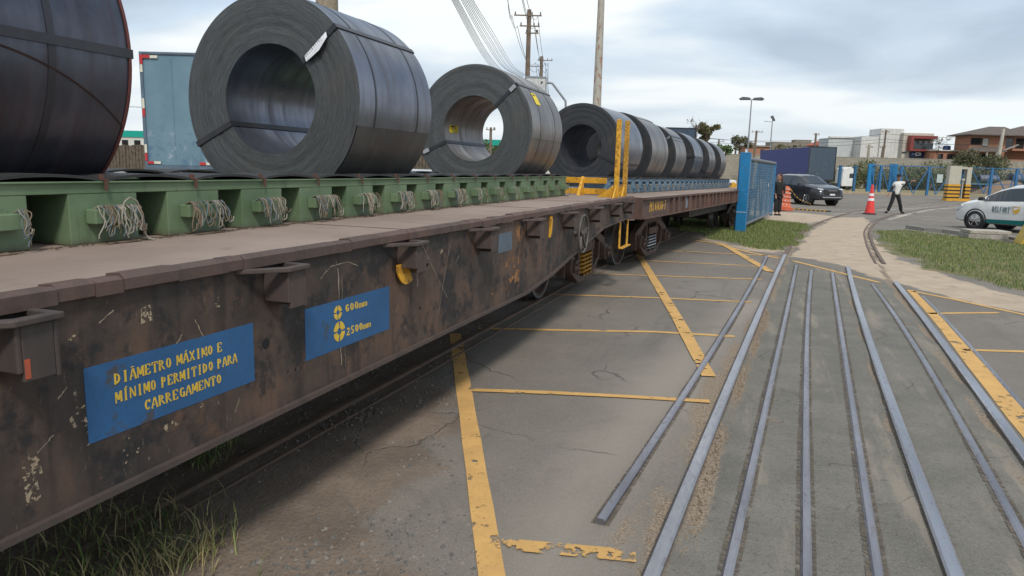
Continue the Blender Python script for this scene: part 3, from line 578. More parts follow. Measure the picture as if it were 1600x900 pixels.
tag(mb.build('gravel', [flat('gravel_grey', (.12, .112, .10), .9), flat('gravel_pale', (.20, .175, .15), .9)]), 'loose grey gravel scattered on the dirt beside the wagon', 'gravel', kind='stuff')
# crumbs of broken asphalt beside the rails
mb = MB()
for i in range(900):
    y_ = random.uniform(2.4, 9); xa = np.interp(y_, [p[1] for p in RAIL_A], [p[0] for p in RAIL_A]); x_ = xa+random.choice((.075, .085, .1, -.09))+random.gauss(0, .02); s_ = random.choice((.003, .005, .008)); a = random.uniform(0, 6.3)
    mb.add([(x_+s_*math.cos(a+k*1.57), y_+s_*math.sin(a+k*1.57), -.01) for k in range(4)]+[(x_, y_, s_*.7)], [(0, 1, 4), (1, 2, 4), (2, 3, 4), (3, 0, 4)])
tag(mb.build('gravel', flat('gravel_brown', (.27, .205, .145), .9)), 'brown crumbs of broken paving along the thick left rail', 'gravel', kind='stuff')
# ================================================================== COIL WAGONS
XS = 1.55                          # half width of the wagons (local x)
def wheel_parts(px_, py_, r=.42):
    mb = MB(); s = 1 if px_ > 0 else -1
    prof = [(0, .08), (.0, r*.42), (-.045, r*.5), (-.05, r*.8), (-.0, r*.86), (.0, r), (-.105, r+.008), (-.12, r+.03), (-.145, r+.03), (-.145, r*.84), (-.09, r*.8), (-.085, r*.5), (-.15, r*.4), (-.15, .08)]
    mb.lathe([(px_+s*a, b) for a, b in prof], 40, 'X', (0, py_, r+.025), 0)
    mb2 = MB().lathe([(px_+s*a, b) for a, b in [(.001, r*.93), (.002, r+.002), (-.103, r+.010), (-.104, r*.93)]], 40, 'X', (0, py_, r+.025))
    return mb, mb2
def bogie(parent, y0, spring_mat, x0=0.0, yaw=0.):
    root = bpy.data.objects.new('bogie', None); C.objects.link(root); root.parent = parent; root.location = (x0, y0, 0); root.rotation_euler = (0, 0, yaw)
    HB = .92; zc_ = .445
    for py in (-HB, HB):
        mb, tr = wheel_parts(.785, py); m2, t2 = wheel_parts(-.785, py); mb.v
        mb.add(m2.v, m2.f); mb.cyl((-.80, py, zc_), (.80, py, zc_), .075, seg=12)
        w_ = mb.build('wheelset', M['wheel'], root, smooth=30)
        tr.add(t2.v, t2.f); tr.build('wheel_tread', M['steel'], root, smooth=30)
    for s in (-1, 1):
        xo = s*1.07; mb = MB()
        th = .11
        def pr(poly, x0_=None, x1_=None): mb.prism(poly, (x0_ if x0_ is not None else xo-s*th/2), (x1_ if x1_ is not None else xo+s*th/2), 'X')
        pr([(-HB-.20, .50), (-HB-.17, .62), (-.42, .84), (.42, .84), (HB+.17, .62), (HB+.20, .50), (HB+.12, .50), (.36, .74), (-.36, .74), (-HB-.12, .50)])
        pr([(-HB-.15, .56), (-HB-.15, .32), (-HB-.10, .32), (-HB-.09, .56)]); pr([(HB+.15, .56), (HB+.15, .32), (HB+.10, .32), (HB+.09, .56)])
        pr([(-HB+.13, .60), (-HB+.12, .36), (-.38, .16), (.38, .16), (HB-.12, .36), (HB-.13, .60), (HB-.20, .60), (HB-.2, .38), (.33, .235), (-.33, .235), (-HB+.2, .38), (-HB+.2, .60)])
        pr([(-.40, .80), (-.40, .24), (-.33, .24), (-.33, .80)]); pr([(.40, .80), (.40, .24), (.33, .24), (.33, .80)])
        pr([(-.33, .66), (.33, .66), (.30, .54), (-.30, .54)], xo-s*.10, xo+s*.09)   # bolster end
        for k in (-.2, 0, .2): mb.box((xo+s*.07, k, .60), (.05, .03, .13))
        mb.build('side_frame', M['rust'], root, bevel=.008)
        mb = MB()
        for k in (-.17, 0, .17):
            n = 60; path = [(xo+s*.02+.062*math.cos(i*.6*1.0), k+.062*math.sin(i*.6*1.0), .235+.30*i/n) for i in range(n+1)]
            mb.ring_sweep(path, .0135, 6)
        mb.build('spring', spring_mat, root, smooth=40)
        for py in (-HB, HB):
            mb = MB(); xb = xo+s*.02
            mb.box((xo, py, .50), (.16, .20, .14)); mb.lathe([(xb-s*.02, .115), (xb+s*.10, .115), (xb+s*.11, .10), (xb+s*.11, .085), (xb+s*.15, .08), (xb+s*.155, 0.001)], 18, 'X', (0, py, zc_))
            for a in range(3): mb.lathe([(xb+s*.14, .02), (xb+s*.175, .018), (xb+s*.175, .001)], 6, 'X', (0, py+.05*math.cos(a*2.1+.5), zc_+.05*math.sin(a*2.1+.5)))
            mb.build('bearing', M['rust'], root, smooth=35)
    MB().box((0, 0, .62), (1.9, .34, .24)).build('bolster', M['rustdark'], root)
    return root
def pocket(parent, y, mat, first=False):
    """open topped stake pocket with a sloping rim plate, front face at local x = XS+.115"""
    mb = MB(); a = XS+.002; b = XS+.118; t_ = .014; z0, z1 = 1.035, 1.185
    mb.prism([(a, y-.115), (b, y-.115), (b, y-.115+t_), (a, y-.115+t_)], z0+.03, z1, 'Z'); 
    mb.prism([(a, y), (b, y), (b, y-t_), (a, y-t_)], z0, z1, 'Z'); mb.bb(b-t_, b, y-.115+t_, y-t_, z0+.005, z1)
    mb.bb(a, b-t_, y-.1, y-.016, z0+.03, z0+.04)
    # rim: rolled lip on front and far side, long tapering plate on the near side
    mb.prism([(a, y+.01), (b+.012, y+.012), (b+.018, y-.125), (a, y-.27), (a, y-.25), (b-.018, y-.105), (b-.018, y-.012), (a, y-.012)], z1+.0015, z1+.020, 'Z')
    return mb.build('stake_pocket', mat, parent, bevel=.004)
def wagon(name, label, loc, rz, y0, y1, mats, near_y, detail=True):
    root = thing(name, label, 'rail wagon', loc, rz)
    sill, deck, lip = mats
    return root
# ---- first wagon
W1 = thing('flat_wagon', 'dark rusty flat wagon in the foreground with blue text panels, under the green cradle', 'rail wagon', (WC, 0, 0))
YE = 10.15
mb = MB(); mb.bb(-XS+.0, XS-.012, -7.5, YE-.012, 1.218, 1.2436)
mb.build('deck', M['deck'], W1)
# plate seams of the deck: shallow welded strips
mb = MB()
for y_ in (-1.8, .9, 3.6, 6.25, 7.9): mb.bb(-1.5, XS-.05, y_-.004, y_+.004, 1.2436, 1.2462)
mb.build('deck_seam', M['rust'], W1)
mb = MB(); zs = .607; x0, x1 = XS-.014, XS
prof = [(-7.5, .98), (-5.6, .94), (-4.2, .80), (-2.5, zs), (5.5, zs), (6.23, .668), (7.05, .780), (8.3, .944), (YE, .985), (YE, 1.2), (-7.5, 1.2)]
mb.prism(prof, x0, x1, 'X'); mb.prism([(y_, z_) for y_, z_ in prof], -x1, -x0, 'X')
mb.build('side_sill', M['sill'], W1)
mb = MB()
for s in (-1, 1):
    for (ya, za), (yb, zb) in zip(prof[:8], prof[1:9]):
        d = Vector((0, yb-ya, zb-za)); L_ = d.length; M3 = Matrix.Rotation(math.atan2(zb-za, yb-ya), 3, 'X')
        mb.box((s*(XS-.02), (ya+yb)/2, (za+zb)/2-.010), (.085, L_+.004, .020), 0, 0, M3)
mb.build('bottom_flange', M['pocket'], W1)
# ragged raised lip along the deck edge
mb = MB(); y_ = -7.5; 
while y_ < YE:
    L_ = random.uniform(.05, .32); yb = min(YE, y_+L_); h_ = random.uniform(-.006, .004); o_ = random.uniform(-.003, .003)
    mb.prism([(XS-.05, 1.2445+.001), (XS-.045, 1.2515+h_), (XS+.006+o_, 1.2555+h_), (XS+.024+o_, 1.243), (XS+.024+o_, 1.206+h_), (XS+.003, 1.2005), (XS+.003, 1.235)], y_, yb-.002, 'Y'); y_ = yb
mb.bb(-XS-.02, -XS+.04, -7.5, YE, 1.205, 1.252)
mb.build('deck_edge', M['lip'], W1)
mb = MB(); mb.bb(-XS+.02, XS-.02, YE-.012, YE, .97, 1.2425); mb.bb(XS-.03, XS+.012, YE-.03, YE+.006, .975, 1.2); mb.bb(-XS+.02, XS-.02, -7.5, -7.49, .97, 1.24)
mb.build('end_sill', M['rust'], W1)
mb = MB(); mb.bb(-.35, .35, -7.4, YE-.1, .74, 1.21); mb.bb(-1.35, 1.35, -4.0, 5.2, .80, .82)  # centre sill, then a plate added under the deck to block light
for y_ in np.arange(-6.5, 10, 1.1): mb.bb(-XS+.02, XS-.02, y_-.01, y_+.01, .92, 1.215)
for y_ in (.4, 2.6, 4.2): mb.cyl((1.0, y_, .78), (1.0, y_+.9, .78), .16, seg=14)
mb.build('underframe', M['rustdark'], W1)
for k in range(-6, 8): pocket(W1, 1.33+1.067*k, M['pocket'])
for y_ in (9.32, 9.95)[:1]: pocket(W1, 9.62, M['pocket'])
# blue text panels, each a thin coat of paint with lettering of its own
def panel(y0, y1, z0, z1, dz=0.0):
    return MB().add([(XS+.0012, y0, z0), (XS+.0012, y1, z0+dz), (XS+.0012, y1, z1+dz), (XS+.0012, y0, z1), (XS-.001, y0, z0), (XS-.001, y1, z0+dz), (XS-.001, y1, z1+dz), (XS-.001, y0, z1)], [(0, 1, 2, 3), (0, 4, 5, 1), (1, 5, 6, 2), (2, 6, 7, 3), (3, 7, 4, 0)])
p1 = panel(1.487, 2.215, .768, .997, -.006).build('text_panel', M['signblue'], W1, label='wide blue painted panel with three lines of yellow stencil text')
for txt, ya, yb, z_ in (('DI\u00c2METRO M\u00c1XIMO E', 1.586, 2.045, .922), ('M\u00cdNIMO PERMITIDO PARA', 1.586, 2.12, .864), ('CARREGAMENTO', 1.69, 2.035, .806)):
    q, wd = text_quads(txt, .034, 1.0, gap=.16); w_ = (yb-ya)/wd
    mb, _ = letter_mesh(txt, .034, w_, (XS+.0014, ya, z_), (0, 1, -.006), (0, 0, 1), (1, 0, 0), gap=.16, Tw=.27, tw=.16, th=.0012); mb.build('lettering', M['signyellow'], p1)
p2 = panel(2.543, 3.268, .757, .984, -.004).build('text_panel', M['signblue'], W1, label='blue painted panel with a small and a large yellow ring and two sizes in millimetres')
def ring4(cy, cz, r0, r1, rz_=None):
    mb = MB()
    for q_ in range(4):
        a0, a1 = q_*90+7, q_*90+83; n = 8; pv = None
        for i in range(n+1):
            a = R(a0+(a1-a0)*i/n); o_ = (XS+.0026, cy+r1*math.cos(a), cz+r1*math.sin(a)*1.0); i_ = (XS+.0026, cy+r0*math.cos(a), cz+r0*math.sin(a))
            if pv: mb.add([pv[0], o_, i_, pv[1]], [(0, 1, 2, 3)])
            pv = (o_, i_)
    return mb
ring4(2.79, .926, .012, .033).build('ring_mark', M['signyellow'], p2); ring4(2.80, .836, .016, .047).build('ring_mark', M['signyellow'], p2)
for txt, y_, z_, w_ in (('600mm', 2.853, .915, .0345), ('2500mm', 2.86, .803, .0325)):
    mb, _ = letter_mesh(txt, .036, w_, (XS+.0014, y_, z_), (0, 1, 0), (0, 0, 1), (1, 0, 0), gap=.14, Tw=.28, tw=.19, th=.0012); mb.build('lettering', M['signyellow'], p2)
MB().bb(XS-.001, XS+.003, 4.86, 5.14, .985, 1.125).build('repair_plate', M['plate_grey'], W1)
fl = panel(4.70, 5.36, .66, 1.16).build('paint_flake_area', M['orange_flake'], W1, label='ragged patch where orange paint shows through the rust')
# drips and scrapes
mb = MB(); 
for (ya, za), (yb, zb), w_ in (((2.80, 1.13), (2.805, .985), .007), ((2.83, 1.09), (2.832, .985), .003), ((2.81, .756), (2.815, .67), .006), ((2.85, .756), (2.85, .655), .003), ((3.62, 1.18), (3.99, .80), .004), ((4.02, 1.14), (3.86, .72), .004), ((1.92, 1.06), (1.96, .985), .004), ((1.86, 1.02), (1.83, .985), .004), ((2.66, 1.10), (2.74, 1.145), .004), ((2.74, 1.145), (2.88, 1.15), .004), ((2.88, 1.15), (2.97, 1.12), .003), ((4.1, 1.0), (4.17, 1.05), .004), ((1.55, 1.12), (1.60, 1.15), .004), ((1.40, .93), (1.43, .96), .004), ((2.1, .67), (2.13, .72), .003), ((3.37, .86), (3.34, .83), .003), ((1.33, .80), (1.38, .835), .004)):
    mb = MB(); n = 6; pts = [(ya+(yb-ya)*i/n+random.uniform(-.004, .004), za+(zb-za)*i/n) for i in range(n+1)]
    for i in range(n):
        a, b = pts[i], pts[i+1]; ww = w_*random.uniform(.4, 1.1)/2; d = Vector((b[0]-a[0], b[1]-a[1])).normalized(); nx_ = Vector((-d.y, d.x))*ww
        mb.add([(XS+.0009, a[0]-nx_.x, a[1]-nx_.y), (XS+.0009, b[0]-nx_.x, b[1]-nx_.y), (XS+.0009, b[0]+nx_.x, b[1]+nx_.y), (XS+.0009, a[0]+nx_.x, a[1]+nx_.y)], [(0, 1, 2, 3)])
    mb.build('scratch', flat('pale_scrape', (.34, .27, .19), .8), W1)
chip = worn('paint_chip', (.40, .31, .21), (.46, .50), 42, .8)
for yc, zc2, s_ in ((1.46, .86, .022), (1.50, .79, .014), (1.62, .745, .02), (1.63, .70, .024), (1.76, .72, .016), (1.81, .72, .012), (1.31, .77, .02), (1.30, .70, .02), (1.46, 1.10, .012), (1.72, 1.115, .016), (2.03, 1.10, .012), (3.9, 1.10, .012), (1.93, .755, .008), (2.01, .74, .01)):
    MB().add([(XS+.0010, yc-s_*1.4, zc2-s_*1.7), (XS+.0010, yc+s_*1.5, zc2-s_*1.5), (XS+.0010, yc+s_*1.1, zc2+s_*1.8), (XS+.0010, yc-s_*1.2, zc2+s_*1.3)], [(0, 1, 2, 3)]).build('paint_chip', chip, W1)
for y_, z_, r_ in ((2.288, .892, .022), (3.62, .80, .010), (2.47, .74, .007), (2.42, .745, .005)): MB().lathe([(XS+.0006, 0.0005), (XS+.0008, r_)], 20, 'X', (0, y_, z_)).build('drain_hole', M['blackgap'], W1)
MB().bb(XS+.1176, XS+.1196, 1.232, 1.246, 1.05, 1.10).build('red_smear', paint('red_smear', (.45, .08, .03), .6), W1)
# number chalked by the hand wheel, on the pale patch
mb, _ = letter_mesh('2500', .035, .045, (XS+.001, 7.35, .93), (0, 1, 0), (0, 0, 1), (1, 0, 0)); mb.build('lettering', flat('faded_white', (.25, .24, .2), .8), W1)
MB().prism([(6.1, 1.16), (6.13, 1.19), (6.16, 1.16), (6.15, 1.05), (6.11, 1.0), (6.12, 1.08)], XS+.001, XS+.02, 'X').build('hook', M['yellow'], W1)
# hand brake wheel
mb = MB(); cy_, cz_ = 7.02, .965; hr = .185; n = 40
mb.ring_sweep([(XS+.09, cy_+hr*math.cos(2*PI*i/n), cz_+hr*math.sin(2*PI*i/n)) for i in range(n+1)], .011, 8, cap=False)
for k in range(5):
    a = 2*PI*k/5+.3; mb.bar((XS+.07, cy_, cz_), (XS+.09, cy_+hr*math.cos(a), cz_+hr*math.sin(a)), .02, .010)
mb.cyl((XS-.01, cy_, cz_), (XS+.1, cy_, cz_), .03, seg=14)
mb.build('hand_wheel', paint('handwheel_grey', (.085, .075, .07), .6), W1, smooth=40)
# yellow step stirrup under the end
mb = MB()
for y_ in (9.45, 9.98): mb.bb(XS-.03, XS-.015, y_-.035, y_+.035, .585, 1.0)
mb.bb(XS-.03, XS+.03, 9.42, 10.0, .575, .59)
mb.build('step_stirrup', M['yellow'], W1, bevel=.004)
mb = MB(); mb.bb(-.12, .12, YE, YE+.45, .82, 1.02); mb.box((0, YE+.5, .92), (.3, .28, .26)); mb.build('coupler', M['rustdark'], W1, bevel=.02)
bogie(W1, 9.30, M['yellow_rusty']); bogie(W1, -5.6, M['yellow_rusty'])
# yellow end frame: boards across the deck and two stakes at the side
F1 = thing('end_frame', 'yellow end stop of two boards and two upright stakes on the near wagon deck', 'end frame', (WC, 0, 1.2436))
mb = MB()
for z0, z1 in ((.015, .095), (.165, .245)): mb.bb(-1.35, 1.2, 10.0, 10.03, z0, z1)
mb.build('board', M['yellow'], F1, bevel=.004)
mb = MB()
for x_ in (-.9, -.1, .86): mb.prism([(9.75, .001), (9.998, .001), (9.998, .26)], x_-.02, x_+.02, 'X')
mb.build('gusset', M['yellow'], F1)
for y_ in (9.42, 9.98):
    mb = MB(); mb.bb(1.43, 1.49, y_-.03, y_+.03, .001, 1.0+(.0 if y_ < 9.5 else .02)); mb.build('stake', M['yellow'] if y_ < 9.5 else M['yellow_rusty'], F1, bevel=.005)
    mb = MB(); mb.prism([(1.20, .001), (1.429, .001), (1.429, .17), (1.36, .11)], y_-.015, y_+.015, 'Y'); mb.prism([(y_-.20, .001), (y_-.031, .001), (y_-.031, .16)], 1.45, 1.47, 'X'); mb.build('stake_brace', M['yellow'], F1)

# ---- steel cradle of boxes with rubber covered top beams
def cradle(name, label, parent_loc, rz, y_first, n, mats, boxw=.335, pitch=.5056, xf=.74, H=(.0, .208, .258), clip=True, y_end=None, y_start=None):
    root = thing(name, label, 'coil cradle', parent_loc, rz)
    gm = mats; za, zb, zt = H
    ys = [y_first+pitch*k for k in range(n)]; ya = (ys[0]-boxw-.1) if y_start is None else y_start; yb = ys[-1]+.01 if y_end is None else y_end
    for s in (1, -1):
        mb = MB(); mb.bb(s*(xf-.30), s*xf, ya, yb, zb, zt-.001)
        mb.bb(s*(xf-.005), s*(xf+.012), ya, yb, zt-.008, zt); mb.build('top_beam', gm, root, bevel=.003)
        for y_ in ys:
            mb = MB(); mb.bb(s*(xf-.34), s*(xf-.002), y_-boxw, y_, .002, zb); mb.build('support_box', gm, root, bevel=.003)
            if s > 0:
                mb = MB(); mb.bb(xf-.002, xf+.055, y_-boxw*.78, y_-boxw*.12, .085, .145); mb.build('tie_bracket', gm, root, bevel=.004)
        # rubber mats arched between rusty clips
        for k in range(n*2 if not clip else n):
            p_ = pitch*(1 if clip else .5); yc0 = ys[0]-boxw*.5+(k-1)*p_; L_ = p_
            if yc0+L_ > yb+.05: continue
            m = 10; top = []; 
            for i in range(m+1):
                f = i/m; top.append((yc0+L_*f, zt+.004+.026*math.sin(PI*f)**.6))
            mb = MB(); mb.prism(top+[(a, b-.012) for a, b in top[::-1]], s*(xf-.31), s*(xf+.004), 'X'); mb.build('rubber_mat', M['rubber'], root, smooth=50)
            mb = MB(); mb.bb(s*(xf-.04), s*(xf+.015), yc0-.017, yc0+.017, zt+.003, zt+.009); mb.bb(s*(xf+.013), s*(xf+.018), yc0-.007, yc0+.007, zt-.04, zt+.009); mb.cyl((s*(xf-.01), yc0, zt+.009), (s*(xf-.01), yc0, zt+.028), .012, seg=6); mb.build('clip', M['rusty_clip'], root)
    mb = MB()
    for y_ in ys: mb.bb(-xf+.341, xf-.341, y_-boxw+.05, y_-.05, .002, .07)
    mb.bb(-.2, .2, ya+.02, yb-.02, .071, .10)
    mb.build('cross_member', gm, root)
    return root, ys
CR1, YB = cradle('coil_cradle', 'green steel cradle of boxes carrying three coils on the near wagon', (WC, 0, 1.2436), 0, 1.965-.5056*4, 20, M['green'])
# rope bundles on the brackets
def strand(mb, x0, y0, z0, drop, sway, r, loop=False, mi=0):
    n = 8; pts = [(x0-.03, y0-.004, z0-.002), (x0-.005, y0, z0+.012)]
    ph = random.uniform(0, 6); am = random.uniform(.003, .012)
    for i in range(n+1):
        f = i/n; pts.append((x0+.012+.016*math.sin(f*2.2)+random.uniform(-.002, .002), y0+sway*f+am*math.sin(ph+f*7), z0-drop*f))
    if loop:
        k = pts[-1]; pts += [(k[0]+.01, k[1]+.015, k[2]+.01), (k[0]+.008, k[1]+.022, k[2]+drop*.3)]
    mb.ring_sweep(pts, [r]*len(pts), 5, mi)
ORD = ['first', 'second', 'third', 'fourth', 'fifth', 'sixth', 'seventh', 'eighth', 'ninth', 'tenth', 'eleventh', 'twelfth', 'thirteenth', 'fourteenth', 'fifteenth', 'sixteenth', 'seventeenth', 'eighteenth', 'nineteenth', 'twentieth']
cnt = [9, 30, 24, 20, 26, 20, 26, 26, 22, 8, 7, 3, 2, 2, 2, 3]
for k, y_ in enumerate(YB[4:]):
    m = cnt[k] if k < len(cnt) else 2; root_y = y_-.335*.45
    mb = MB()
    for j in range(m):
        yy = -.335*.33+.335*.66*random.random() if k else (.075+.03*random.random() if j < 7 else -.10)
        dr = random.uniform(.06, .125) if random.random() < .8 else random.uniform(.10, .13)
        strand(mb, .058, yy, .148, dr, random.uniform(-.03, .05), random.choice((.002, .0024, .0028)), random.random() < .25, random.choice((0, 0, 1, 1, 2) if k < 9 else (0, 0, 1)))
    if k == 1: mb.ring_sweep([(.05, .02, .14), (.06, .03, .175), (.06, .055, .19), (.062, .09, .175), (.07, .11, .12), (.075, .115, .03), (.08, .125, .012), (.10, .14, .006)], .0035, 6, 0)
    mb.ring_sweep([(.06+.02*math.cos(a_*.9), random.uniform(-.1, .1), .004+.001*(a_ % 3)) for a_ in range(9)], .003, 5, 1)
    o = mb.build('rope_bundle', [M['rope'], M['rope2'], M['rope3']], smooth=60); o.location = (WC+.74, root_y, 1.2436)
    tag(o, f'frayed rope bundle tied on the {ORD[k]} bracket from the left of the green cradle', 'rope', 'rope bundles tied to the green cradle')
# straw and chips along the foot of the cradle
mb = MB()
for i in range(900):
    y_ = random.uniform(1.2, 9.6); x_ = WC+.745+abs(random.gauss(0, .035)); a = random.uniform(0, 6.3); l_ = random.uniform(.01, .05); w_ = .0018
    mb.add([(x_-w_*math.sin(a), y_+w_*math.cos(a), 1.2455), (x_+l_*math.cos(a), y_+l_*math.sin(a), 1.248), (x_+w_*math.sin(a), y_-w_*math.cos(a), 1.2465)], [(0, 1, 2)], random.choice((0, 1, 1)))
for i in range(2600):
    y_ = random.uniform(1.2, 9.6); x_ = WC+.742+abs(random.gauss(0, .02)); s_ = random.uniform(.003, .009); a = random.uniform(0, 6)
    mb.add([(x_+s_*math.cos(a+k*2.1), y_+s_*math.sin(a+k*2.1), 1.2445) for k in range(3)]+[(x_, y_, 1.2445+s_*.6)], [(0, 1, 3), (1, 2, 3), (2, 0, 3)], 1)
tag(mb.build('debris', [flat('straw', (.36, .28, .17), .9), flat('dead_leaf', (.09, .06, .042), .9)]), 'straw and dead leaf litter along the foot of the green cradle', 'litter', kind='stuff')
# yellow chock hanging under the third pocket
CH = thing('hanging_chock', 'yellow half round chock hanging by wire under a stake pocket', 'chock', (WC+XS, 3.40, 1.03))
def arc_poly(r0, r1, a0, a1, n=10): return [(r1*math.cos(R(a0+(a1-a0)*i/n)), r1*math.sin(R(a0+(a1-a0)*i/n))) for i in range(n+1)]+[(r0*math.cos(R(a1-(a1-a0)*i/n)), r0*math.sin(R(a1-(a1-a0)*i/n))) for i in range(n+1)]
mb = MB(); pl = arc_poly(.0, .115, 180, 300)
mb.prism([(a+.02, b+.055) for a, b in pl], .02, .028, 'X'); mb.build('shoe', M['yellow'], CH)
mb = MB(); mb.prism([(a+.10, b+.075) for a, b in arc_poly(.075, .083, 190, 330)], .015, .085, 'X'); mb.bb(.01, .09, .02, .185, .052, .062); mb.build('pad', M['pocket'], CH)
mb = MB(); mb.ring_sweep([(.12, .0, .17), (.11, .05, .09), (.06, .12, .06)], .002, 5); mb.ring_sweep([(.12, .0, .17), (.12, .06, .10), (.06, .155, .06)], .002, 5); mb.ring_sweep([(.05, .07, .03), (.06, .075, -.06), (.055, .08, -.08)], .004, 6); mb.build('wire', M['rope'], CH)

# ---- coils
def coil(label, loc, w, Ro=.725, Ri=.38, rz=0, pitch=0, side='cside', face='cface', tail=-12, straps=(42, 205), circ=(), seal=True, tag_=None, seed=1, group=None):
    root = thing('steel_coil', label, 'steel coil', loc, rz); root.rotation_euler = (pitch, 0, rz)
    r = random.Random(seed); seg = 128; th = .007
    def Rr(a): return Ro-th*(((a-R(tail)) % (2*PI))/(2*PI))
    mb = MB(); nr = 16
    angs = [R(tail)+2*PI*k/seg for k in range(seg+1)]
    # faces: rings with slightly uneven wraps
    offs = [r.uniform(-.0035, .0035) for _ in range(nr+1)]; offs[0] = offs[-1] = 0
    for f_, sgn in ((0, -1), (w, 1)):
        vs = []
        for a in angs:
            for j in range(nr+1):
                ro = Rr(min(a, angs[-1]-1e-4)); rr = Ri+(ro-.004-Ri)*j/nr; 
                if j == nr: rr = ro
                vs.append((rr*math.cos(a), f_+sgn*offs[j]+(-sgn*.004 if j == nr else 0), rr*math.sin(a)))
        n = nr+1; mb.add(vs, [(k*n+j, (k+1)*n+j, (k+1)*n+j+1, k*n+j+1) for k in range(seg) for j in range(nr)], 1)
    ny_ = 10; vs = []
    for a in angs:
        ro = Rr(min(a, angs[-1]-1e-4))
        for j in range(ny_+1): vs.append((ro*math.cos(a), .004+(w-.008)*j/ny_, ro*math.sin(a)))
    n = ny_+1; mb.add(vs, [(k*n+j, (k+1)*n+j, (k+1)*n+j+1, k*n+j+1) for k in range(seg) for j in range(ny_)], 0)
    # the step of the outer tail
    a = angs[0]; mb.add([(Rr(a)*math.cos(a), .004, Rr(a)*math.sin(a)), (Rr(a)*math.cos(a), w-.004, Rr(a)*math.sin(a)), ((Ro-th)*math.cos(a), w-.004, (Ro-th)*math.sin(a)), ((Ro-th)*math.cos(a), .004, (Ro-th)*math.sin(a))], [(0, 1, 2, 3)], 1)
    vs = [(Ri*math.cos(a), w*j, Ri*math.sin(a)) for a in angs for j in (0, 1)]
    mb.add(vs, [(2*k, 2*k+1, 2*k+3, 2*k+2) for k in range(seg)], 0)
    me_o = mb.build('coil_body', [M[side], M[face]], root, smooth=30)
    for a_d in straps:
        a = R(a_d); ro = Rr(a)+.004; ri = Ri-.004; sw = .019; u = Vector((math.cos(a), 0, math.sin(a))); v_ = Vector((-math.sin(a), 0, math.cos(a)))
        mb = MB(); t_ = .003
        def q(p0, p1, nrm): 
            mb.add([p0-v_*sw, p1-v_*sw, p1+v_*sw, p0+v_*sw, p0-v_*sw+nrm*t_, p1-v_*sw+nrm*t_, p1+v_*sw+nrm*t_, p0+v_*sw+nrm*t_], [(0, 1, 2, 3), (4, 7, 6, 5), (0, 4, 5, 1), (1, 5, 6, 2), (2, 6, 7, 3), (3, 7, 4, 0)])
        Y_ = Vector((0, 1, 0)); q(u*ri-Y_*.007, u*ro-Y_*.007, -Y_); q(u*ri+Y_*(w+.007), u*ro+Y_*(w+.007), Y_); q(u*ro-Y_*.008, u*ro+Y_*(w+.008), u); q(u*ri-Y_*.008, u*ri+Y_*(w+.008), -u)
        mb.build('strap', M['strap'], root)
        if seal and (seal is True or a_d in seal): 
            mb = MB(); c0 = u*(ro*.90)-Y_*.015; MM = Matrix((u, Y_, v_)).transposed(); mb.box(c0, (.085, .008, .046), 0, 0, MM); mb.build('strap_seal', M['seal'], root, bevel=.002)
    for yc_, sw in circ:
        mb = MB(); vs = []
        for a in angs:
            ro = Rr(min(a, angs[-1]-1e-4))+.0025
            for y_, d in ((yc_-sw, -.003), (yc_-sw, 0), (yc_+sw, 0), (yc_+sw, -.003)): vs.append(((ro+d)*math.cos(a), y_, (ro+d)*math.sin(a)))
        mb.add(vs, [(k*4+j, (k+1)*4+j, (k+1)*4+j+1, k*4+j+1) for k in range(seg) for j in range(3)]); mb.build('strap', M['strap'], root, smooth=30)
    return root
ZC = 2.03
c1 = coil('big dark coil cut off by the left edge of the photo, with crossing straps', (WC, 1.30, ZC), 1.20, side='cside_dark', face='cface_dark', tail=140, straps=(1,), circ=((.83, .016),), seal=False, seed=2)
# raised curved edge of the outer sheet on the first coil
mb = MB(); pts = []
for i in range(25):
    f = i/24; y_ = .45+.74*f; zz = -.02-.03*math.sin(PI*f*.3)-.25*f**2.2; a = math.asin(zz/.726); pts.append((a, y_))
vs = []
for a, y_ in pts:
    for d, da in ((.7215, 0), (.7275, 0), (.7225, -.010)): vs.append((d*math.cos(a+da), y_, d*math.sin(a+da)))
mb.add(vs, [(k*3+j, (k+1)*3+j, (k+1)*3+j+1, k*3+j+1) for k in range(24) for j in range(2)]); mb.build('sheet_edge', flat('rusty_sheet_edge', (.06, .034, .03), .8), c1)
mb = MB(); mb.lathe([(1.186, .7225), (1.186, .7275), (1.1995, .7265), (1.2, .70)], 96, 'Y'); mb.build('rim', flat('rusty_rim', (.12, .035, .03), .75), c1, smooth=40)
c2 = coil('large coil facing the camera with a white printed tag on its upper strap', (WC, 4.35, ZC+.0), 1.10, tail=-14, straps=(41, 206), circ=((.22, .008), (.86, .008)), seal=False, seed=3)
mb = MB(); u = Vector((math.cos(R(41)), 0, math.sin(R(41)))); v_ = Vector((-math.sin(R(41)), 0, math.cos(R(41)))); org = u*.40-v_*.020+Vector((0, -.016, 0))
mb.add([org+u*a+v_*b+Vector((0, c_, 0)) for a, b, c_ in ((.01, -.012, -.012), (.14, -.034, -.03), (.24, -.006, -.018), (.25, .032, -.004), (.02, .034, 0), (0.01, .01, -.002))]+[org+u*a+v_*b+Vector((0, c_+.003, 0)) for a, b, c_ in ((.01, -.012, -.012), (.14, -.034, -.03), (.24, -.006, -.018), (.25, .032, -.004), (.02, .034, 0), (0.01, .01, -.002))], [(0, 1, 2, 3, 4, 5), (11, 10, 9, 8, 7, 6)]+[(i, (i+1) % 6, 6+(i+1) % 6, 6+i) for i in range(6)])
tg = mb.build('tag', M['white_tag'], c2)
q, wd = text_quads('0032673302', .020, .013, gap=.35); mb = MB()
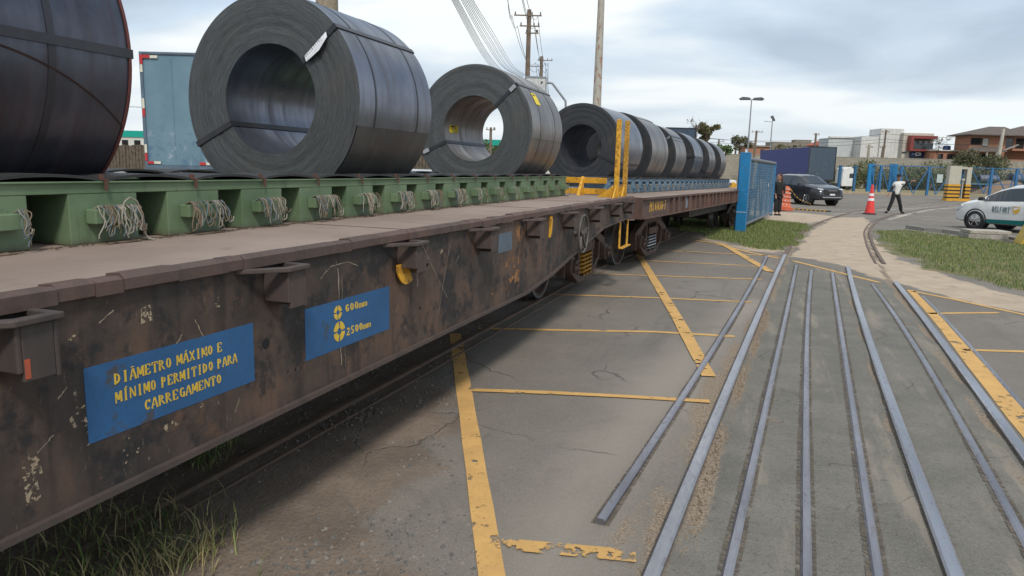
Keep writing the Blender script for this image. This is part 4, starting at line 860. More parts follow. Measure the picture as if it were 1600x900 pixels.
for f in q: mb.add([org+u*(a+.035)+v_*(b-.004)+Vector((0, -.035, 0)) for a, b in f], [(0, 1, 2, 3)])
mb.build('lettering', M['ink'], tg)
LAP = lambda p, R0, a0, a1, w, mt: p
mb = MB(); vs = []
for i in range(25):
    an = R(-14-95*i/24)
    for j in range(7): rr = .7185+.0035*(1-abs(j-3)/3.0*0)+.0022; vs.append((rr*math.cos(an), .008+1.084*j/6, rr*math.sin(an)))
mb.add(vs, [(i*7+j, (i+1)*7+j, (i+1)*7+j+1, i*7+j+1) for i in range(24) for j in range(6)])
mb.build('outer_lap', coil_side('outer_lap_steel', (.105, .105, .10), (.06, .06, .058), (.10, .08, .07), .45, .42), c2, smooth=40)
c3 = coil('second coil from the left facing us, yellow label inside its bore and on its side', (WC+.01, 8.02, ZC+.01), 1.25, Ro=.735, tail=-8, straps=(43, 204), circ=((.33, .007), (.92, .007)), side='cside_warm', seal=(43, 204), seed=4)
a = R(27); mb = MB(); 
def patch(mb, Rr_, a0, a1, y0, y1, n=6, inward=False):
    vs = []
    for i in range(n+1):
        an = R(a0+(a1-a0)*i/n)
        for y_, d in ((y0, 0), (y1, 0)): vs.append(((Rr_)*math.cos(an), y_, Rr_*math.sin(an)))
    mb.add(vs, [(2*i, 2*i+1, 2*i+3, 2*i+2) for i in range(n)])
patch(mb, .7385, 24, 36, .30, .47); mb.build('label', M['yellow_tag'], c3); mb = MB(); patch(mb, .376, 172, 186, .16, .42); mb.build('label', M['yellow_tag'], c3)
mb = MB(); patch(mb, .3745, 173, 175.5, .20, .33); patch(mb, .3745, 177, 177.6, .20, .36); patch(mb, .7395, 33, 34.5, .33, .42); mb.build('print', M['ink'], c3)
# ---- second wagon, turned to the right on the curve
TH2 = .088; W2O = (WC-.0+.06, 10.9)
# local frame: y along the wagon, x across; origin on the centre line at its near end
W2 = thing('flat_wagon', 'brown flat wagon further on with yellow numbers, carrying six coils on a blue cradle', 'rail wagon', (W2O[0], W2O[1], -.035), -TH2)
W2.rotation_euler = (-.006, 0, -TH2)
LW = 14.8
mb = MB(); mb.bb(-XS, XS-.005, .0, LW, 1.218, 1.2436); mb.build('deck', M['deck'], W2)
mb = MB(); prof2 = [(0, .93), (3.4, .93), (4.4, .95), (LW-4.4, .95), (LW, .93), (LW, 1.235), (0, 1.235)]
mb.prism(prof2, XS-.03, XS-.016, 'X'); mb.prism(prof2, -XS+.016, -XS+.03, 'X'); 
mb.build('side_sill', M['sill2'], W2)
mb = MB(); mb.bb(XS-.02, XS+.03, 0, LW, 1.212, 1.243); mb.bb(XS-.02, XS+.03, 0.0, LW, .925, .945); mb.bb(-XS-.03, -XS+.02, 0, LW, 1.212, 1.25)
mb.build('deck_edge', M['sill2'], W2)
for k in range(13):
    for y_ in (1.9+k*1.0, 2.32+k*1.0): MB().bb(XS-.016, XS+.026, y_, y_+.09, .946, 1.211).build('side_rib', M['sill2'], W2)
MB().bb(XS-.016, XS-.010, 3.05, 3.35, .99, 1.17).build('repair_plate', flat('pale_blue_plate', (.2, .27, .33), .6), W2)
mb, _ = letter_mesh('PRS 616366-7', .15, .078, (XS-.014, .42, 1.02), (0, 1, 0), (0, 0, 1), (1, 0, 0), th=.003, gap=.2, Tw=.3, tw=.2); mb.build('lettering', flat('number_yellow', (.62, .36, .06), .6), W2)
mb = MB(); mb.bb(-XS+.02, XS-.016, -.002, .01, .92, 1.2425); mb.build('end_sill', M['sill2'], W2)
mb, _ = letter_mesh('A.E.', .07, .08, (XS-.62, -.003, 1.09), (1, 0, 0), (0, 0, 1), (0, -1, 0), th=.003); mb.build('lettering', flat('faded_yellow', (.4, .28, .1), .7), W2)
mb = MB(); mb.bb(-.4, .4, .1, LW-.1, .7, 1.21); mb.bb(-1.3, 1.3, 4.8, LW-4.8, .72, 1.0)
for y_ in np.arange(.6, LW, 1.2): mb.bb(-XS+.03, XS-.03, y_-.01, y_+.01, .94, 1.215)
mb.build('underframe', M['rustdark'], W2)
mb = MB(); mb.bb(-.12, .12, -.35, .0, .82, 1.02); mb.build('coupler', M['rustdark'], W2)
bogie(W2, 2.35, M['steel'], .0); bogie(W2, LW-3.0, M['rust'], .12, -.02)
def w2(x, y, z=0): return Vector((W2O[0]+x*math.cos(TH2)+y*math.sin(TH2), W2O[1]-x*math.sin(TH2)+y*math.cos(TH2), z-.035-.006*y))
CR2, YB2 = cradle('coil_cradle', 'pale blue steel cradle of narrow boxes under the far row of coils', w2(0, 0, 1.2436), -TH2, .95, 27, M['blue_cradle'], boxw=.22, pitch=.5056, clip=True, y_start=.6)
CR2.rotation_euler = (-.006, 0, -TH2)
mb = MB()
for y_ in YB2:
    for j in range(7): strand(mb, .74+.058, y_-.05-.14*random.random(), .148, random.uniform(.05, .12), random.uniform(-.03, .03), .0045, False, random.choice((0, 1, 1, 2)))
o = mb.build('rope_fringe', [M['rope'], M['rope2'], M['rope3']]); o.location = CR2.location; o.rotation_euler = CR2.rotation_euler
tag(o, 'grey rope ends hanging in a row from the pale blue cradle', 'rope', kind='stuff')
far = [(1.50, 1.40, 'cside', 'cface_dark', -22, (-24,), 'first coil behind the yellow stakes with its hollow bore visible', .73),
       (3.55, 1.4, 'cside_warm', 'cface_dark', 60, (200,), 'far coil with a chalk mark on its dark face, just right of the yellow stakes', .755),
       (5.95, 1.15, 'cside_warm', 'cface_dark', 30, (38,), 'third coil from the yellow stakes, dark face and brownish side with a strap seal', .705),
       (8.15, 1.15, 'cside', 'cface_dark', -5, (4,), 'fourth coil from the yellow stakes with a level strap across its grey side', .70),
       (10.40, 1.0, 'cside_warm', 'cface_dark', 20, (-28,), 'fifth coil from the yellow stakes, last but one of the far row', .69),
       (12.5, 1.0, 'cside_warm', 'cface_dark', 100, (150,), 'last and smallest looking coil at the end of the far row', .685)]
for i, (y_, w_, s_, f_, tl, st, lab, ro) in enumerate(far):
    c_ = coil(lab, w2(0, y_, 2.045-.004*y_), w_, Ro=ro, Ri=.36 if i else .37, rz=-TH2, pitch=-.006, side=s_, face=f_, tail=tl, straps=st, circ=((w_*.8, .006),) if i in (1, 3) else (), seal=(38,) if i == 2 else False, seed=20+i)
    if i == 1:
        mb, _ = letter_mesh('25', .10, .06, (.44, -.004, .02), (1, 0, 0), (0, 0, 1), (0, -1, 0), th=.001, Tw=.1, tw=.08); mb.build('chalk_mark', flat('chalk', (.4, .42, .42), .9), c_)
# ================================================================== VEHICLES
M['tyre'] = flat('tyre_rubber', (.018, .018, .019), .75); M['glass'] = flat('dark_car_glass', (.02, .026, .032), .08); M['glass'].node_tree.nodes['Principled BSDF'].inputs['Specular IOR Level'].default_value = .8
M['chrome'] = flat('chrome', (.6, .6, .62), .2, .9); M['lamp'] = flat('headlamp', (.55, .56, .58), .15); M['trim'] = flat('black_trim', (.022, .022, .024), .5)
def carpaint(name, col, rough=.28, metal=.0):
    t = NT(name); n = t.noise(3, 5); z = t.noise(25, 4); c = t.mix(t.ramp(n, .35, .7), col, tuple(v*.9 for v in col)); c = t.mix(t.math('MULTIPLY', t.ramp(z, .5, .8), .12), c, (.2, .17, .14))
    t.b.inputs['Coat Weight'].default_value = .5; return t.out(c, t.ramp(z, .3, .7, rough, rough+.1), metal)
def road_wheel(parent, x, y, r, w, name='wheel', out=1, spokes=5, rim='chrome'):
    wr = bpy.data.objects.new(name, None); C.objects.link(wr); wr.parent = parent; wr.location = (x, y, r)
    s = out; MB().lathe([(-s*w/2, r*.62), (-s*w/2, r*.93), (-s*w*.35, r), (s*w*.35, r), (s*w/2, r*.94), (s*w/2, r*.66)], 28, 'Y').build('tyre', M['tyre'], wr, smooth=40)
    mb = MB(); mb.lathe([(-s*w*.1, 0.001), (-s*w*.1, r*.6), (s*w*.42, r*.64), (s*w*.46, r*.68), (s*w*.5, r*.66)], 28, 'Y', mi=1)
    mb.lathe([(s*w*.40, r*.6), (s*w*.49, r*.63), (s*w*.47, r*.68)], 28, 'Y')
    for k in range(spokes):
        a = 2*PI*k/spokes+.2; mb.bar((0, s*w*.36, 0), (r*.63*math.cos(a), s*w*.43, r*.63*math.sin(a)), r*.17, w*.12)
    mb.lathe([(s*w*.3, .13*r), (s*w*.44, .12*r), (s*w*.45, .001)], 12, 'Y')
    mb.build('rim', [M[rim], M['trim']], wr, smooth=40)
    return wr
def car(name, label, loc, rz, st, wheels, r, pm, lower=None, scl=1):
    root = thing(name, label, 'car', loc, rz)
    st = [tuple(a) for a in st]
    def at(x):
        for a, b in zip(st[:-1], st[1:]):
            if a[0] <= x <= b[0]: f = (x-a[0])/(b[0]-a[0]); return [u*(1-f)+v*f for u, v in zip(a, b)]
        return list(st[0] if x < st[0][0] else st[-1])
    xs = sorted(set([s_[0] for s_ in st]+list(np.linspace(st[0][0], st[-1][0], 30)))); mb = MB(); vs = []
    def sec(x):
        _, zb, zm, zt, hw, ht = at(x); return [(hw*.75, zb), (hw*.97, zb+.06), (hw, zb+(zm-zb)*.5), (hw*.995, zb+(zm-zb)*.8), (hw*.96, zm), (ht, zt-(zt-zm)*.12), (ht*.6, zt-.004)]
    m = 14
    for x in xs:
        s_ = sec(x); 
        for y_, z_ in s_: vs.append((x, y_, z_))
        for y_, z_ in s_[::-1]: vs.append((x, -y_, z_))
    n = len(xs); mb.add(vs, [(i*m+j, (i+1)*m+j, (i+1)*m+(j+1) % m, i*m+(j+1) % m) for i in range(n-1) for j in range(m)]+[tuple(range(m)), tuple((n-1)*m+j for j in range(m))[::-1]])
    body = mb.build('body', pm, root, smooth=38)
    for x, sd in [(w_, s_) for w_ in wheels for s_ in (1, -1)]:
        hw = at(x)[4]; mb = MB(); mb.lathe([(sd*(hw-.25), .001), (sd*(hw-.25), r+.055), (sd*(hw+.006), r+.055), (sd*(hw+.006), r+.02), (sd*(hw-.03), r), (sd*(hw-.03), .001)], 28, 'Y', (x, 0, r+.015)); mb.build('wheel_arch', M['trim'], root, smooth=40)
        road_wheel(root, x, sd*(hw-.085), r, .2, out=sd)
    return root, at
def side_glass(root, at, xa, xb, sd, t0=.06, t1=.9, name='side_window', n=8):
    mb = MB(); vs = []
    for i in range(n+1):
        x = xa+(xb-xa)*i/n; _, zb, zm, zt, hw, ht = at(x)
        for t_ in (t0, t1): f = t_*.88/.88; vs.append((x, sd*(hw*.96+(ht-hw*.96)*f+.006), zm+(zt-(zt-zm)*.12-zm)*f))
    mb.add(vs, [(2*i, 2*i+2, 2*i+3, 2*i+1) for i in range(n)]); return mb.build(name, M['glass'], root)
def top_glass(root, at, xa, xb, name='windshield', n=6):
    mb = MB(); vs = []
    for i in range(n+1):
        x = xa+(xb-xa)*i/n; _, zb, zm, zt, hw, ht = at(x); e_ = .008
        for y_, z_ in ((-.95*ht, zt-(zt-zm)*.12+.003), (-.6*ht, zt), (.6*ht, zt), (.95*ht, zt-(zt-zm)*.12+.003)): vs.append((x, y_, z_+e_))
    mb.add(vs, [(4*i+j, 4*i+4+j, 4*i+5+j, 4*i+1+j) for i in range(n) for j in range(3)]); return mb.build(name, M['glass'], root)
# hatchback: x from the rear to the front
HB_ = [(0, .40, .78, .86, .66, .55), (.07, .28, .86, 1.02, .76, .60), (.22, .24, .95, 1.26, .82, .60), (.45, .22, .97, 1.40, .845, .585), (1.0, .2, .95, 1.47, .86, .58), (1.8, .2, .93, 1.485, .86, .585), (2.3, .2, .91, 1.44, .86, .59), (2.62, .2, .90, 1.33, .86, .60), (3.2, .2, .89, .985, .85, .68), (3.6, .22, .80, .90, .84, .64), (3.85, .24, .68, .80, .78, .58), (3.97, .26, .56, .66, .66, .5), (4.02, .32, .46, .54, .56, .42)]
SUV_ = [(0, .45, .9, .98, .7, .6), (.06, .34, .98, 1.12, .80, .62), (.18, .3, 1.06, 1.40, .86, .62), (.42, .28, 1.07, 1.56, .88, .61), (1.1, .26, 1.04, 1.63, .90, .60), (2.0, .26, 1.02, 1.63, .90, .60), (2.45, .26, 1.01, 1.57, .90, .61), (3.15, .26, 1.0, 1.12, .89, .72), (3.7, .28, .94, 1.04, .88, .72), (4.1, .3, .84, .95, .84, .66), (4.24, .32, .72, .84, .76, .60), (4.30, .40, .6, .70, .68, .55)]
def place_car(anchor_local, world_xy, ang, root):
    """root rotation ang; put the local point on the given ground spot"""
    c_, s_ = math.cos(ang), math.sin(ang); root.rotation_euler = (0, 0, ang); root.location = (world_xy[0]-(c_*anchor_local[0]-s_*anchor_local[1]), world_xy[1]-(s_*anchor_local[0]+c_*anchor_local[1]), .004)
white = carpaint('white_car_paint', (.74, .74, .73)); dgrey = carpaint('graphite_paint', (.045, .047, .055), .22, .5); teal = flat('teal_stripe', (.0, .16, .15), .4)
wc, at_w = car('patrol_car', 'white hatchback with a teal lower stripe and lettered door, cut off at the right edge', (0, 0, 0), 0, HB_, (.66, 3.19), .30, white)
fr = HEAD+PI+R(10)      # nose towards the left of the photo
g = G(1520.5, 358.5); place_car((3.19, .86), (g.x, g.y), HEAD+PI-R(66), wc)
for sd in (1, -1):
    side_glass(wc, at_w, 1.72, 2.98, sd); side_glass(wc, at_w, .55, 1.62, sd)
    # stripe along the sill
    mb = MB(); vs = []
    for i in range(13):
        x = .98+(2.83-.98)*i/12; hw = at_w(x)[4]; vs += [(x, sd*(hw*.975+.006), .245), (x, sd*(hw+.006), .40-.045*(x-.98)/1.85)]
    mb.add(vs, [(2*i, 2*i+2, 2*i+3, 2*i+1) for i in range(12)]); mb.build('lower_stripe', teal, wc)
    mb = MB(); mb.prism([(2.86, .93), (3.08, .93), (3.04, 1.04), (2.92, 1.05)], sd*.90, sd*1.02, 'Y'); mb.build('mirror', M['trim'], wc, bevel=.02)
    mb = MB(); mb.prism([(3.62, .66), (3.90, .56), (3.90, .66), (3.72, .79)], sd*.70, sd*.815, 'Y'); mb.build('headlight', M['lamp'], wc, bevel=.02)
    MB().box((2.0, sd*.868, .80), (.16, .02, .025)).build('door_handle', white, wc)
    MB().box((1.67, sd*.866, .62), (.008, .004, .66)).build('door_seam', M['trim'], wc)
mb = MB(); ht_ = .865
mb, _ = letter_mesh('BELFORT', .17, .066, (2.66, ht_, .60), (-1, 0, 0), (0, 0, 1), (0, 1, 0), gap=.18, Tw=.26, tw=.2, th=.003); mb.build('lettering', flat('dark_teal_letters', (.02, .09, .11), .5), wc)
mb = MB(); mb.prism([(2.04, .80), (1.84, .80), (1.84, .66), (1.88, .60), (1.94, .565), (2.00, .60), (2.04, .66)], ht_+.001, ht_+.004, 'Y'); bd = mb.build('shield_emblem', flat('emblem_gold', (.70, .42, .05), .5), wc)
mb = MB(); mb.prism([(2.01, .77), (1.87, .77), (1.87, .745), (1.98, .68), (2.01, .69)], ht_+.005, ht_+.006, 'Y'); mb.build('emblem_stroke', M['white_tag'], bd)
MB().bb(2.66, 2.10, ht_, ht_+.002, .575, .583).build('underline', flat('faint_grey_print', (.35, .4, .4), .6), wc)
for k, l_ in enumerate((.26, .34, .40)): MB().bb(1.60, 1.60-l_, ht_+.001, ht_+.003, .72-.07*k, .745-.07*k).build('door_print', _mc['faint_grey_print'], wc)
top_glass(wc, at_w, 2.45, 3.12); top_glass(wc, at_w, .08, .40, 'rear_window')
MB().box((3.93, 0, .30), (.2, 1.1, .06)).build('bumper_lip', M['trim'], wc, bevel=.02)
sv, at_s = car('parked_suv', 'dark grey suv with silver roof rails facing the camera beyond the orange barrel', (0, 0, 0), 0, SUV_, (.78, 3.40), .345, dgrey)
g = G(1258.5, 320.5); ang = math.atan2(-math.cos(R(17)), math.sin(R(17)))+HEAD; place_car((3.40, -.89), (g.x, g.y), ang, sv)
for sd in (1, -1):
    side_glass(sv, at_s, 1.95, 2.98, sd); side_glass(sv, at_s, .98, 1.87, sd); side_glass(sv, at_s, .35, .90, sd)
    mb = MB(); mb.prism([(2.80, 1.03), (2.98, 1.03), (2.96, 1.17), (2.84, 1.17)], sd*.92, sd*1.06, 'Y'); mb.build('mirror', dgrey, sv, bevel=.02)
    MB().bar((.5, sd*.60, 1.665), (2.3, sd*.59, 1.665), .04, .03).build('roof_rail', M['chrome'], sv)
    mb = MB(); mb.prism([(3.98, .86), (4.235, .82), (4.24, .87), (4.05, .93)], sd*.50, sd*.765, 'Y'); mb.build('headlight', M['lamp'], sv, bevel=.02)
    mb = MB(); mb.prism([(4.10, .62), (4.275, .62), (4.26, .70), (4.1, .71)], sd*.56, sd*.72, 'Y'); mb.build('fog_light', M['lamp'], sv, bevel=.02)
    mb = MB(); vs = []
    for i in range(13):
        x = 1.2+1.8*i/12; hw = at_s(x)[4]; vs += [(x, sd*(hw*.97+.006), .30), (x, sd*(hw+.006), .46)]
    mb.add(vs, [(2*i, 2*i+2, 2*i+3, 2*i+1) for i in range(12)]); mb.build('sill_cladding', M['trim'], sv)
top_glass(sv, at_s, 2.5, 3.10)
mb = MB(); mb.bb(4.25, 4.315, -.52, .52, .58, .86); mb.build('grille', M['trim'], sv, bevel=.02); mb = MB(); mb.bb(4.30, 4.33, -.16, .16, .56, .64); mb.build('number_plate', M['white_tag'], sv)
MB().bb(4.26, 4.335, -.60, .60, .42, .48).build('skid_plate', M['chrome'], sv, bevel=.01); MB().bb(4.315, 4.33, -.28, .28, .79, .815).build('grille_bar', M['chrome'], sv)
# small pale car seen between the coils
cb, at_b = car('parked_car', 'pale car roof showing between the two big coils', (0, 0, 0), 0, HB_, (.66, 3.19), .30, carpaint('silver_paint', (.45, .44, .44))); p = V(662, 300, 22); place_car((2, 0), (p.x, p.y), HEAD+PI/2+.2, cb)
side_glass(cb, at_b, .6, 2.9, 1); side_glass(cb, at_b, .6, 2.9, -1); top_glass(cb, at_b, .08, .40, 'rear_window'); top_glass(cb, at_b, 2.45, 3.12)

# ---- trailers
def fr_root(name, label, cat, pxc, dz, zb=0.0, rz=None, group=None):
    p = V(pxc, 275, dz); return thing(name, label, cat, (p.x, p.y, zb), HEAD if rz is None else rz, group)
def lp(root, px, py, dz):
    """local x,z of a photo pixel on the upright plane dz ahead"""
    p = V(px, py, dz)-root.location; return p.dot(rt0), p.z
def trailer(name, label, pxl, dz, Lg, H=(1.28, 4.1), W=2.55, side=None, rear=None, marks=True, frame=None, rz=HEAD):
    """pxl pixel of the rear left corner; local x right, y away from us"""
    p = V(pxl, 280, dz); root = thing(name, label, 'trailer', (p.x, p.y, 0), rz); z0, z1 = H
    mb = MB(); mb.bb(0, W, .02, Lg, z0, z1); b = mb.build('cargo_box', side, root, bevel=.03)
    mb = MB(); mb.bb(.0, W, -.02, .018, z0+.04, z1-.02)
    rp = mb.build('rear_door', rear, root)
    mb = MB()
    for x_ in (W*.27, W*.5, W*.76): mb.bb(x_-.008, x_+.008, -.03, -.021, z0+.15, z1-.1)
    mb.build('door_bar', rear, rp)
    fm = frame or M['trim']
    mb = MB(); mb.bb(-.02, W+.02, -.05, .05, z0-.12, z0+.035); mb.bb(-.02, .05, -.05, .03, z0+.036, z1); mb.bb(W-.05, W+.02, -.05, .03, z0+.036, z1); mb.bb(-.02, W+.02, -.05, .05, z1+.001, z1+.05)
    mb.build('rear_frame', fm, root)
    mb = MB(); mb.bb(.7, .82, .1, Lg-.2, z0-.42, z0-.001); mb.bb(W-.82, W-.7, .1, Lg-.2, z0-.42, z0-.001)
    for y_ in np.arange(.4, Lg, 1.2): mb.bb(.05, W-.05, y_-.04, y_+.04, z0-.12, z0-.002)
    mb.bb(.1, W-.1, -.02, .06, .45, .6); mb.bb(.4, .5, -.02, .06, .6, z0); mb.bb(W-.5, W-.4, -.02, .06, .6, z0)
    mb.build('chassis', M['trim'], root)
    for y_ in (1.3, 2.55, 3.8):
        for x_, s_ in ((.16, -1), (W-.16, 1)):
            mb = MB(); mb.lathe([(s_*.15, .2), (s_*.15, .47), (s_*.11, .5), (-s_*.13, .5), (-s_*.15, .2)], 24, 'X', (x_, y_, .5)); w_ = mb.build('wheel', M['tyre'], root, smooth=40)
            MB().lathe([(s_*.13, .22), (s_*.10, .001)], 16, 'X', (x_, y_, .5)).build('rim', M['trim'], w_)
    if marks:
        red, wh = flat('reflector_red', (.5, .03, .03), .5), flat('reflector_white', (.65, .62, .5), .5)
        mr, mw = MB(), MB()
        for x_ in (.05, 1.25, 2.2): mr.bb(x_, x_+.14, -.06, -.0505, z0+.06, z0+.12); mw.bb(x_+.15, x_+.30, -.06, -.0505, z0+.06, z0+.12)
        mr.bb(-.005, .06, -.06, -.052, z1-.22, z1-.02); mr.bb(.06, .22, -.06, -.052, z1-.09, z1-.02); mw.bb(.23, .4, -.06, -.052, z1-.09, z1-.03); mw.bb(-.005, .05, -.06, -.052, z1-.4, z1-.23)
        mr.bb(-.005, .05, -.06, -.052, 2.55, 2.72); mw.bb(-.005, .05, -.06, -.052, 2.73, 2.95); mr.bb(-.005, .05, -.06, -.052, z0+.13, z0+.3); mw.bb(-.005, .05, -.06, -.052, z0+.31, z0+.5)
        mr.build('reflector', red, root, label='red reflective strips'); mw.build('reflector', wh, root, label='white reflective strips')
    return root
t = NT('trailer_blue_panel'); n = t.noise(1.2, 5, .6); n2 = t.noise(4, 7, .7); z = t.sep(t.tc.outputs['Object'])[2]
c = t.mix(t.ramp(n, .3, .7), (.115, .20, .255), (.15, .245, .30)); c = t.mix(t.math('MULTIPLY', t.ramp(n2, .58, .62), t.ramp(z, 2.5, 1.7)), c, (.30, .36, .42)); c = t.mix(t.math('MULTIPLY', t.ramp(n2, .45, .38), t.ramp(z, 2.7, 1.9, 0, .6)), c, (.06, .13, .23))
t.bump(n2, .01, .4); tb = t.out(c, .5)
tr1 = trailer('box_trailer', 'blue dented box trailer with red and white reflectors, seen between the two nearest coils', 231, 17, 9, (1.42, 3.93), 2.55, tb, tb, True, paint('trailer_frame_blue', (.10, .15, .2), .6))
trailer('curtain_trailer', 'long trailer with purple blue side curtain and grey rear doors behind the suv', 1261, 70, 14, (1.15, 4.22), 2.55, paint('curtain_blue', (.032, .05, .23), .6, var=.15), paint('door_slate', (.055, .085, .12), .5, var=.12), False)
trailer('container_trailer', 'dark blue box top rising behind the far coils', 1036, 42, 8, (1.2, 4.02), 1.72, paint('navy_box', (.03, .055, .10), .5, var=.2), paint('navy_box_door', (.035, .065, .11), .5, var=.2), False)
# flatbed with striped mudguards behind the near wagon
FB = thing('flatbed_truck', 'grey truck chassis with striped white mudguards parked before the blue trailer', 'truck', tuple(V(262, 300, 11.2).xy)+(0,), HEAD)
mb = MB(); mb.bb(-1.1, 1.2, -.3, -.1, .95, 1.25); mb.bb(-1.1, 1.2, .5, .62, 1.0, 1.30); mb.bb(-1.3, 1.3, .9, 1.0, 1.1, 1.22); mb.bb(-.9, -.8, -.4, 3, 1.0, 1.25); mb.bb(.6, .7, -.4, 3, 1.0, 1.25)
mb.prism([(-.3, 1.30), (.35, 1.42), (.5, 1.38), (.3, 1.28)], .2, .9, 'Y'); mb.build('chassis_frame', flat('chassis_grey', (.11, .12, .14), .6), FB)
wht = flat('mudguard_white', (.5, .5, .5), .5)
for x_ in (-.62, .52):
    mb = MB(); pl = arc_poly(.50, .53, 12, 168, 14); mb.prism([(a*.62, b+.86+.02) for a, b in pl], -.2, .35, 'Y') ; g_ = mb.build('mudguard', wht, FB); g_.location.x = x_
    mb = MB()
    for a_ in (40, 62, 118, 140): mb.prism([(a*.62, b+.86+.02) for a, b in arc_poly(.528, .534, a_, a_+7, 3)], -.205, .352, 'Y')
    k_ = mb.build('stripe', flat('stripe_dark', (.05, .03, .03), .6), g_)
    for y_ in (.1,): MB().lathe([(-.13, .2), (-.13, .46), (.13, .46), (.13, .2)], 24, 'Y', (x_, y_, .47)).build('wheel', M['tyre'], FB, smooth=40)
# white tractor unit far right of the curtain trailer
def tractor(label, px, dz, flip=1, s=1.0, rz=None):
    p = V(px, 290, dz); root = thing('tractor_unit', label, 'truck', (p.x, p.y, 0), (HEAD if rz is None else rz)); wp = white
    pr = [(0, .55), (1.95, .55), (2.0, 1.5), (1.85, 2.2), (1.7, 3.0), (1.2, 3.35), (.1, 3.15), (0, 1.5)]
    mb = MB(); mb.prism([(flip*a*s, b*s) for a, b in pr], -1.15*s, 1.15*s, 'Y'); mb.build('cab', wp, root, bevel=.06)
    for sd in (-1.155, 1.155): MB().prism([(flip*a*s, b*s) for a, b in ((1.05, 1.75), (1.82, 1.75), (1.72, 2.4), (1.05, 2.4))], sd*s-.004, sd*s+.004, 'Y').build('side_window', M['glass'], root)
    MB().prism([(flip*1.96*s, 1.7*s), (flip*1.875*s, 2.45*s), (flip*1.885*s, 2.45*s), (flip*1.985*s, 1.7*s)], -1.0*s, 1.0*s, 'Y').build('windshield', M['glass'], root)
    mb = MB(); mb.bb(flip*-3.6*s, flip*1.9*s, -.45*s, .45*s, .7*s, .95*s); mb.bb(-flip*1.4*s, -flip*.3*s, -1.1*s, -.6*s, .5*s, .9*s); mb.build('chassis', M['trim'], root)
    for x_ in (1.1, -1.6, -2.8):
        for sd in (-1, 1): MB().lathe([(-.16*s, .2*s), (-.16*s, .5*s), (.16*s, .5*s), (.16*s, .2*s)], 20, 'Y', (flip*x_*s, sd*.95*s, .5*s)).build('wheel', M['tyre'], root, smooth=40)
    return root
tractor('white tractor unit without trailer behind the blue fence right of the curtain trailer', 1309, 84, 1, .78)
tw = tractor('small white truck with a yellow disc, left of the blue gate post', 1149, 58, -1, .32, HEAD)
MB().lathe([(-.08, .001), (-.07, .25), (0, .27), (.02, .001)], 20, 'Y', (-.30, -.42, .62)).build('yellow_disc', M['yellow'], tw)

# ================================================================== GATE, BARRIERS, SMALL THINGS
gb = paint('gate_blue', (.012, .19, .42), .45, var=.15, dirt=(.03, .09, .16), dirt_amt=.4, scale=2); gb2 = paint('gate_blue_dark', (.02, .12, .24), .5, var=.2); galv = flat('galvanised_tube', (.17, .18, .2), .45, .5)
a = G(1156.5, 362.5); b = G(1204, 339); dv = Vector((b.x-a.x, b.y-a.y, 0)); Lg = dv.length; ga = math.atan2(dv.y, dv.x)
GT = thing('sliding_gate', 'open blue sliding gate of wire mesh held by a wide blue post on the grass', 'gate', (a.x, a.y, 0), ga)
mb = MB(); mb.box((0, 0, 1.08), (.20, .27, 2.16)); mb.build('gate_post', gb, GT, bevel=.008)
mb = MB(); mb.box((0, 0, 2.20), (.05, .05, .08)); mb.box((-.105, 0, .55), (.012, .275, .01)); mb.build('post_cap', M['white_tag'], GT)
mb = MB(); mb.box((.42, .17, 1.05), (.10, .10, 2.10)); mb.box((.42, .09, .9), (.05, .06, 1.7)); mb.build('guide_post', gb2, GT, bevel=.005)
z0, z1 = .16, 2.0; x0 = .14
MB().bar((x0, 0, z1), (Lg, 0, z1), .11, .09).build('top_tube', galv, GT, smooth=None, bevel=.03); MB().bar((x0, 0, z0), (Lg, 0, z0), .10, .09).build('bottom_tube', galv, GT, bevel=.03)
MB().bar((Lg, 0, 0.05), (Lg, 0, z1+.03), .10, .10).build('end_stile', gb, GT, bevel=.01)
mb = MB(); n = 5
for k in range(1, n): x = x0+(Lg-x0)*k/n; mb.bar((x, .03, z0), (x, .03, z1), .05)
for k in range(n): x = x0+(Lg-x0)*k/n; x2 = x0+(Lg-x0)*(k+1)/n; mb.bar((x, .03, z0 if k % 2 else z1), (x2, .03, z1 if k % 2 else z0), .035)
mb.build('brace', gb2, GT)
mb = MB()
for k in range(int((Lg-x0)/.055)): x = x0+.055*k; mb.bar((x, -.02, z0), (x, -.02, z1), .004)
for k in range(24): z = z0+(z1-z0)*k/24; mb.bar((x0, -.024, z), (Lg, -.024, z), .006)
mb.build('wire_mesh', flat('mesh_blue', (.10, .2, .30), .5), GT); MB().lathe([(-.06, .001), (-.055, .07), (-.045, .001)], 14, 'Y', (Lg*.72, 0, 1.22)).build('round_reflector', M['white_tag'], GT)
# orange barrel
g = G(1223, 329); BR = thing('traffic_barrel', 'leaning orange plastic barrel studded with pale reflectors beside the grey suv', 'traffic barrel', (g.x, g.y, .004)); BR.rotation_euler = (0, R(6), HEAD)
org_ = paint('barrel_orange', (.62, .13, .055), .55, var=.2, dirt=(.25, .1, .06), dirt_amt=.5)
pf = [(.10, .001), (.10, .36)]; zz = .12; MB().lathe([(0, .40), (.02, .42), (.17, .42), (.19, .37), (.2, .3)], 12, 'Z').build('base', org_, BR, smooth=30)
pf = [(.18, .33)]
for k in range(5): z = .22+k*.17; rr = .31-.035*k; pf += [(z, rr), (z+.12, rr-.02), (z+.14, rr-.055), (z+.16, rr-.055)]
pf += [(1.06, .10), (1.1, .001)]; MB().lathe(pf, 18, 'Z').build('drum', org_, BR, smooth=25)
mb = MB()
for k in range(5):
    for j in range(12): a_ = 2*PI*j/12+k*.26; rr = .305-.035*k; mb.box((rr*math.cos(a_), rr*math.sin(a_), .28+.17*k), (.02, .07, .045), a_)
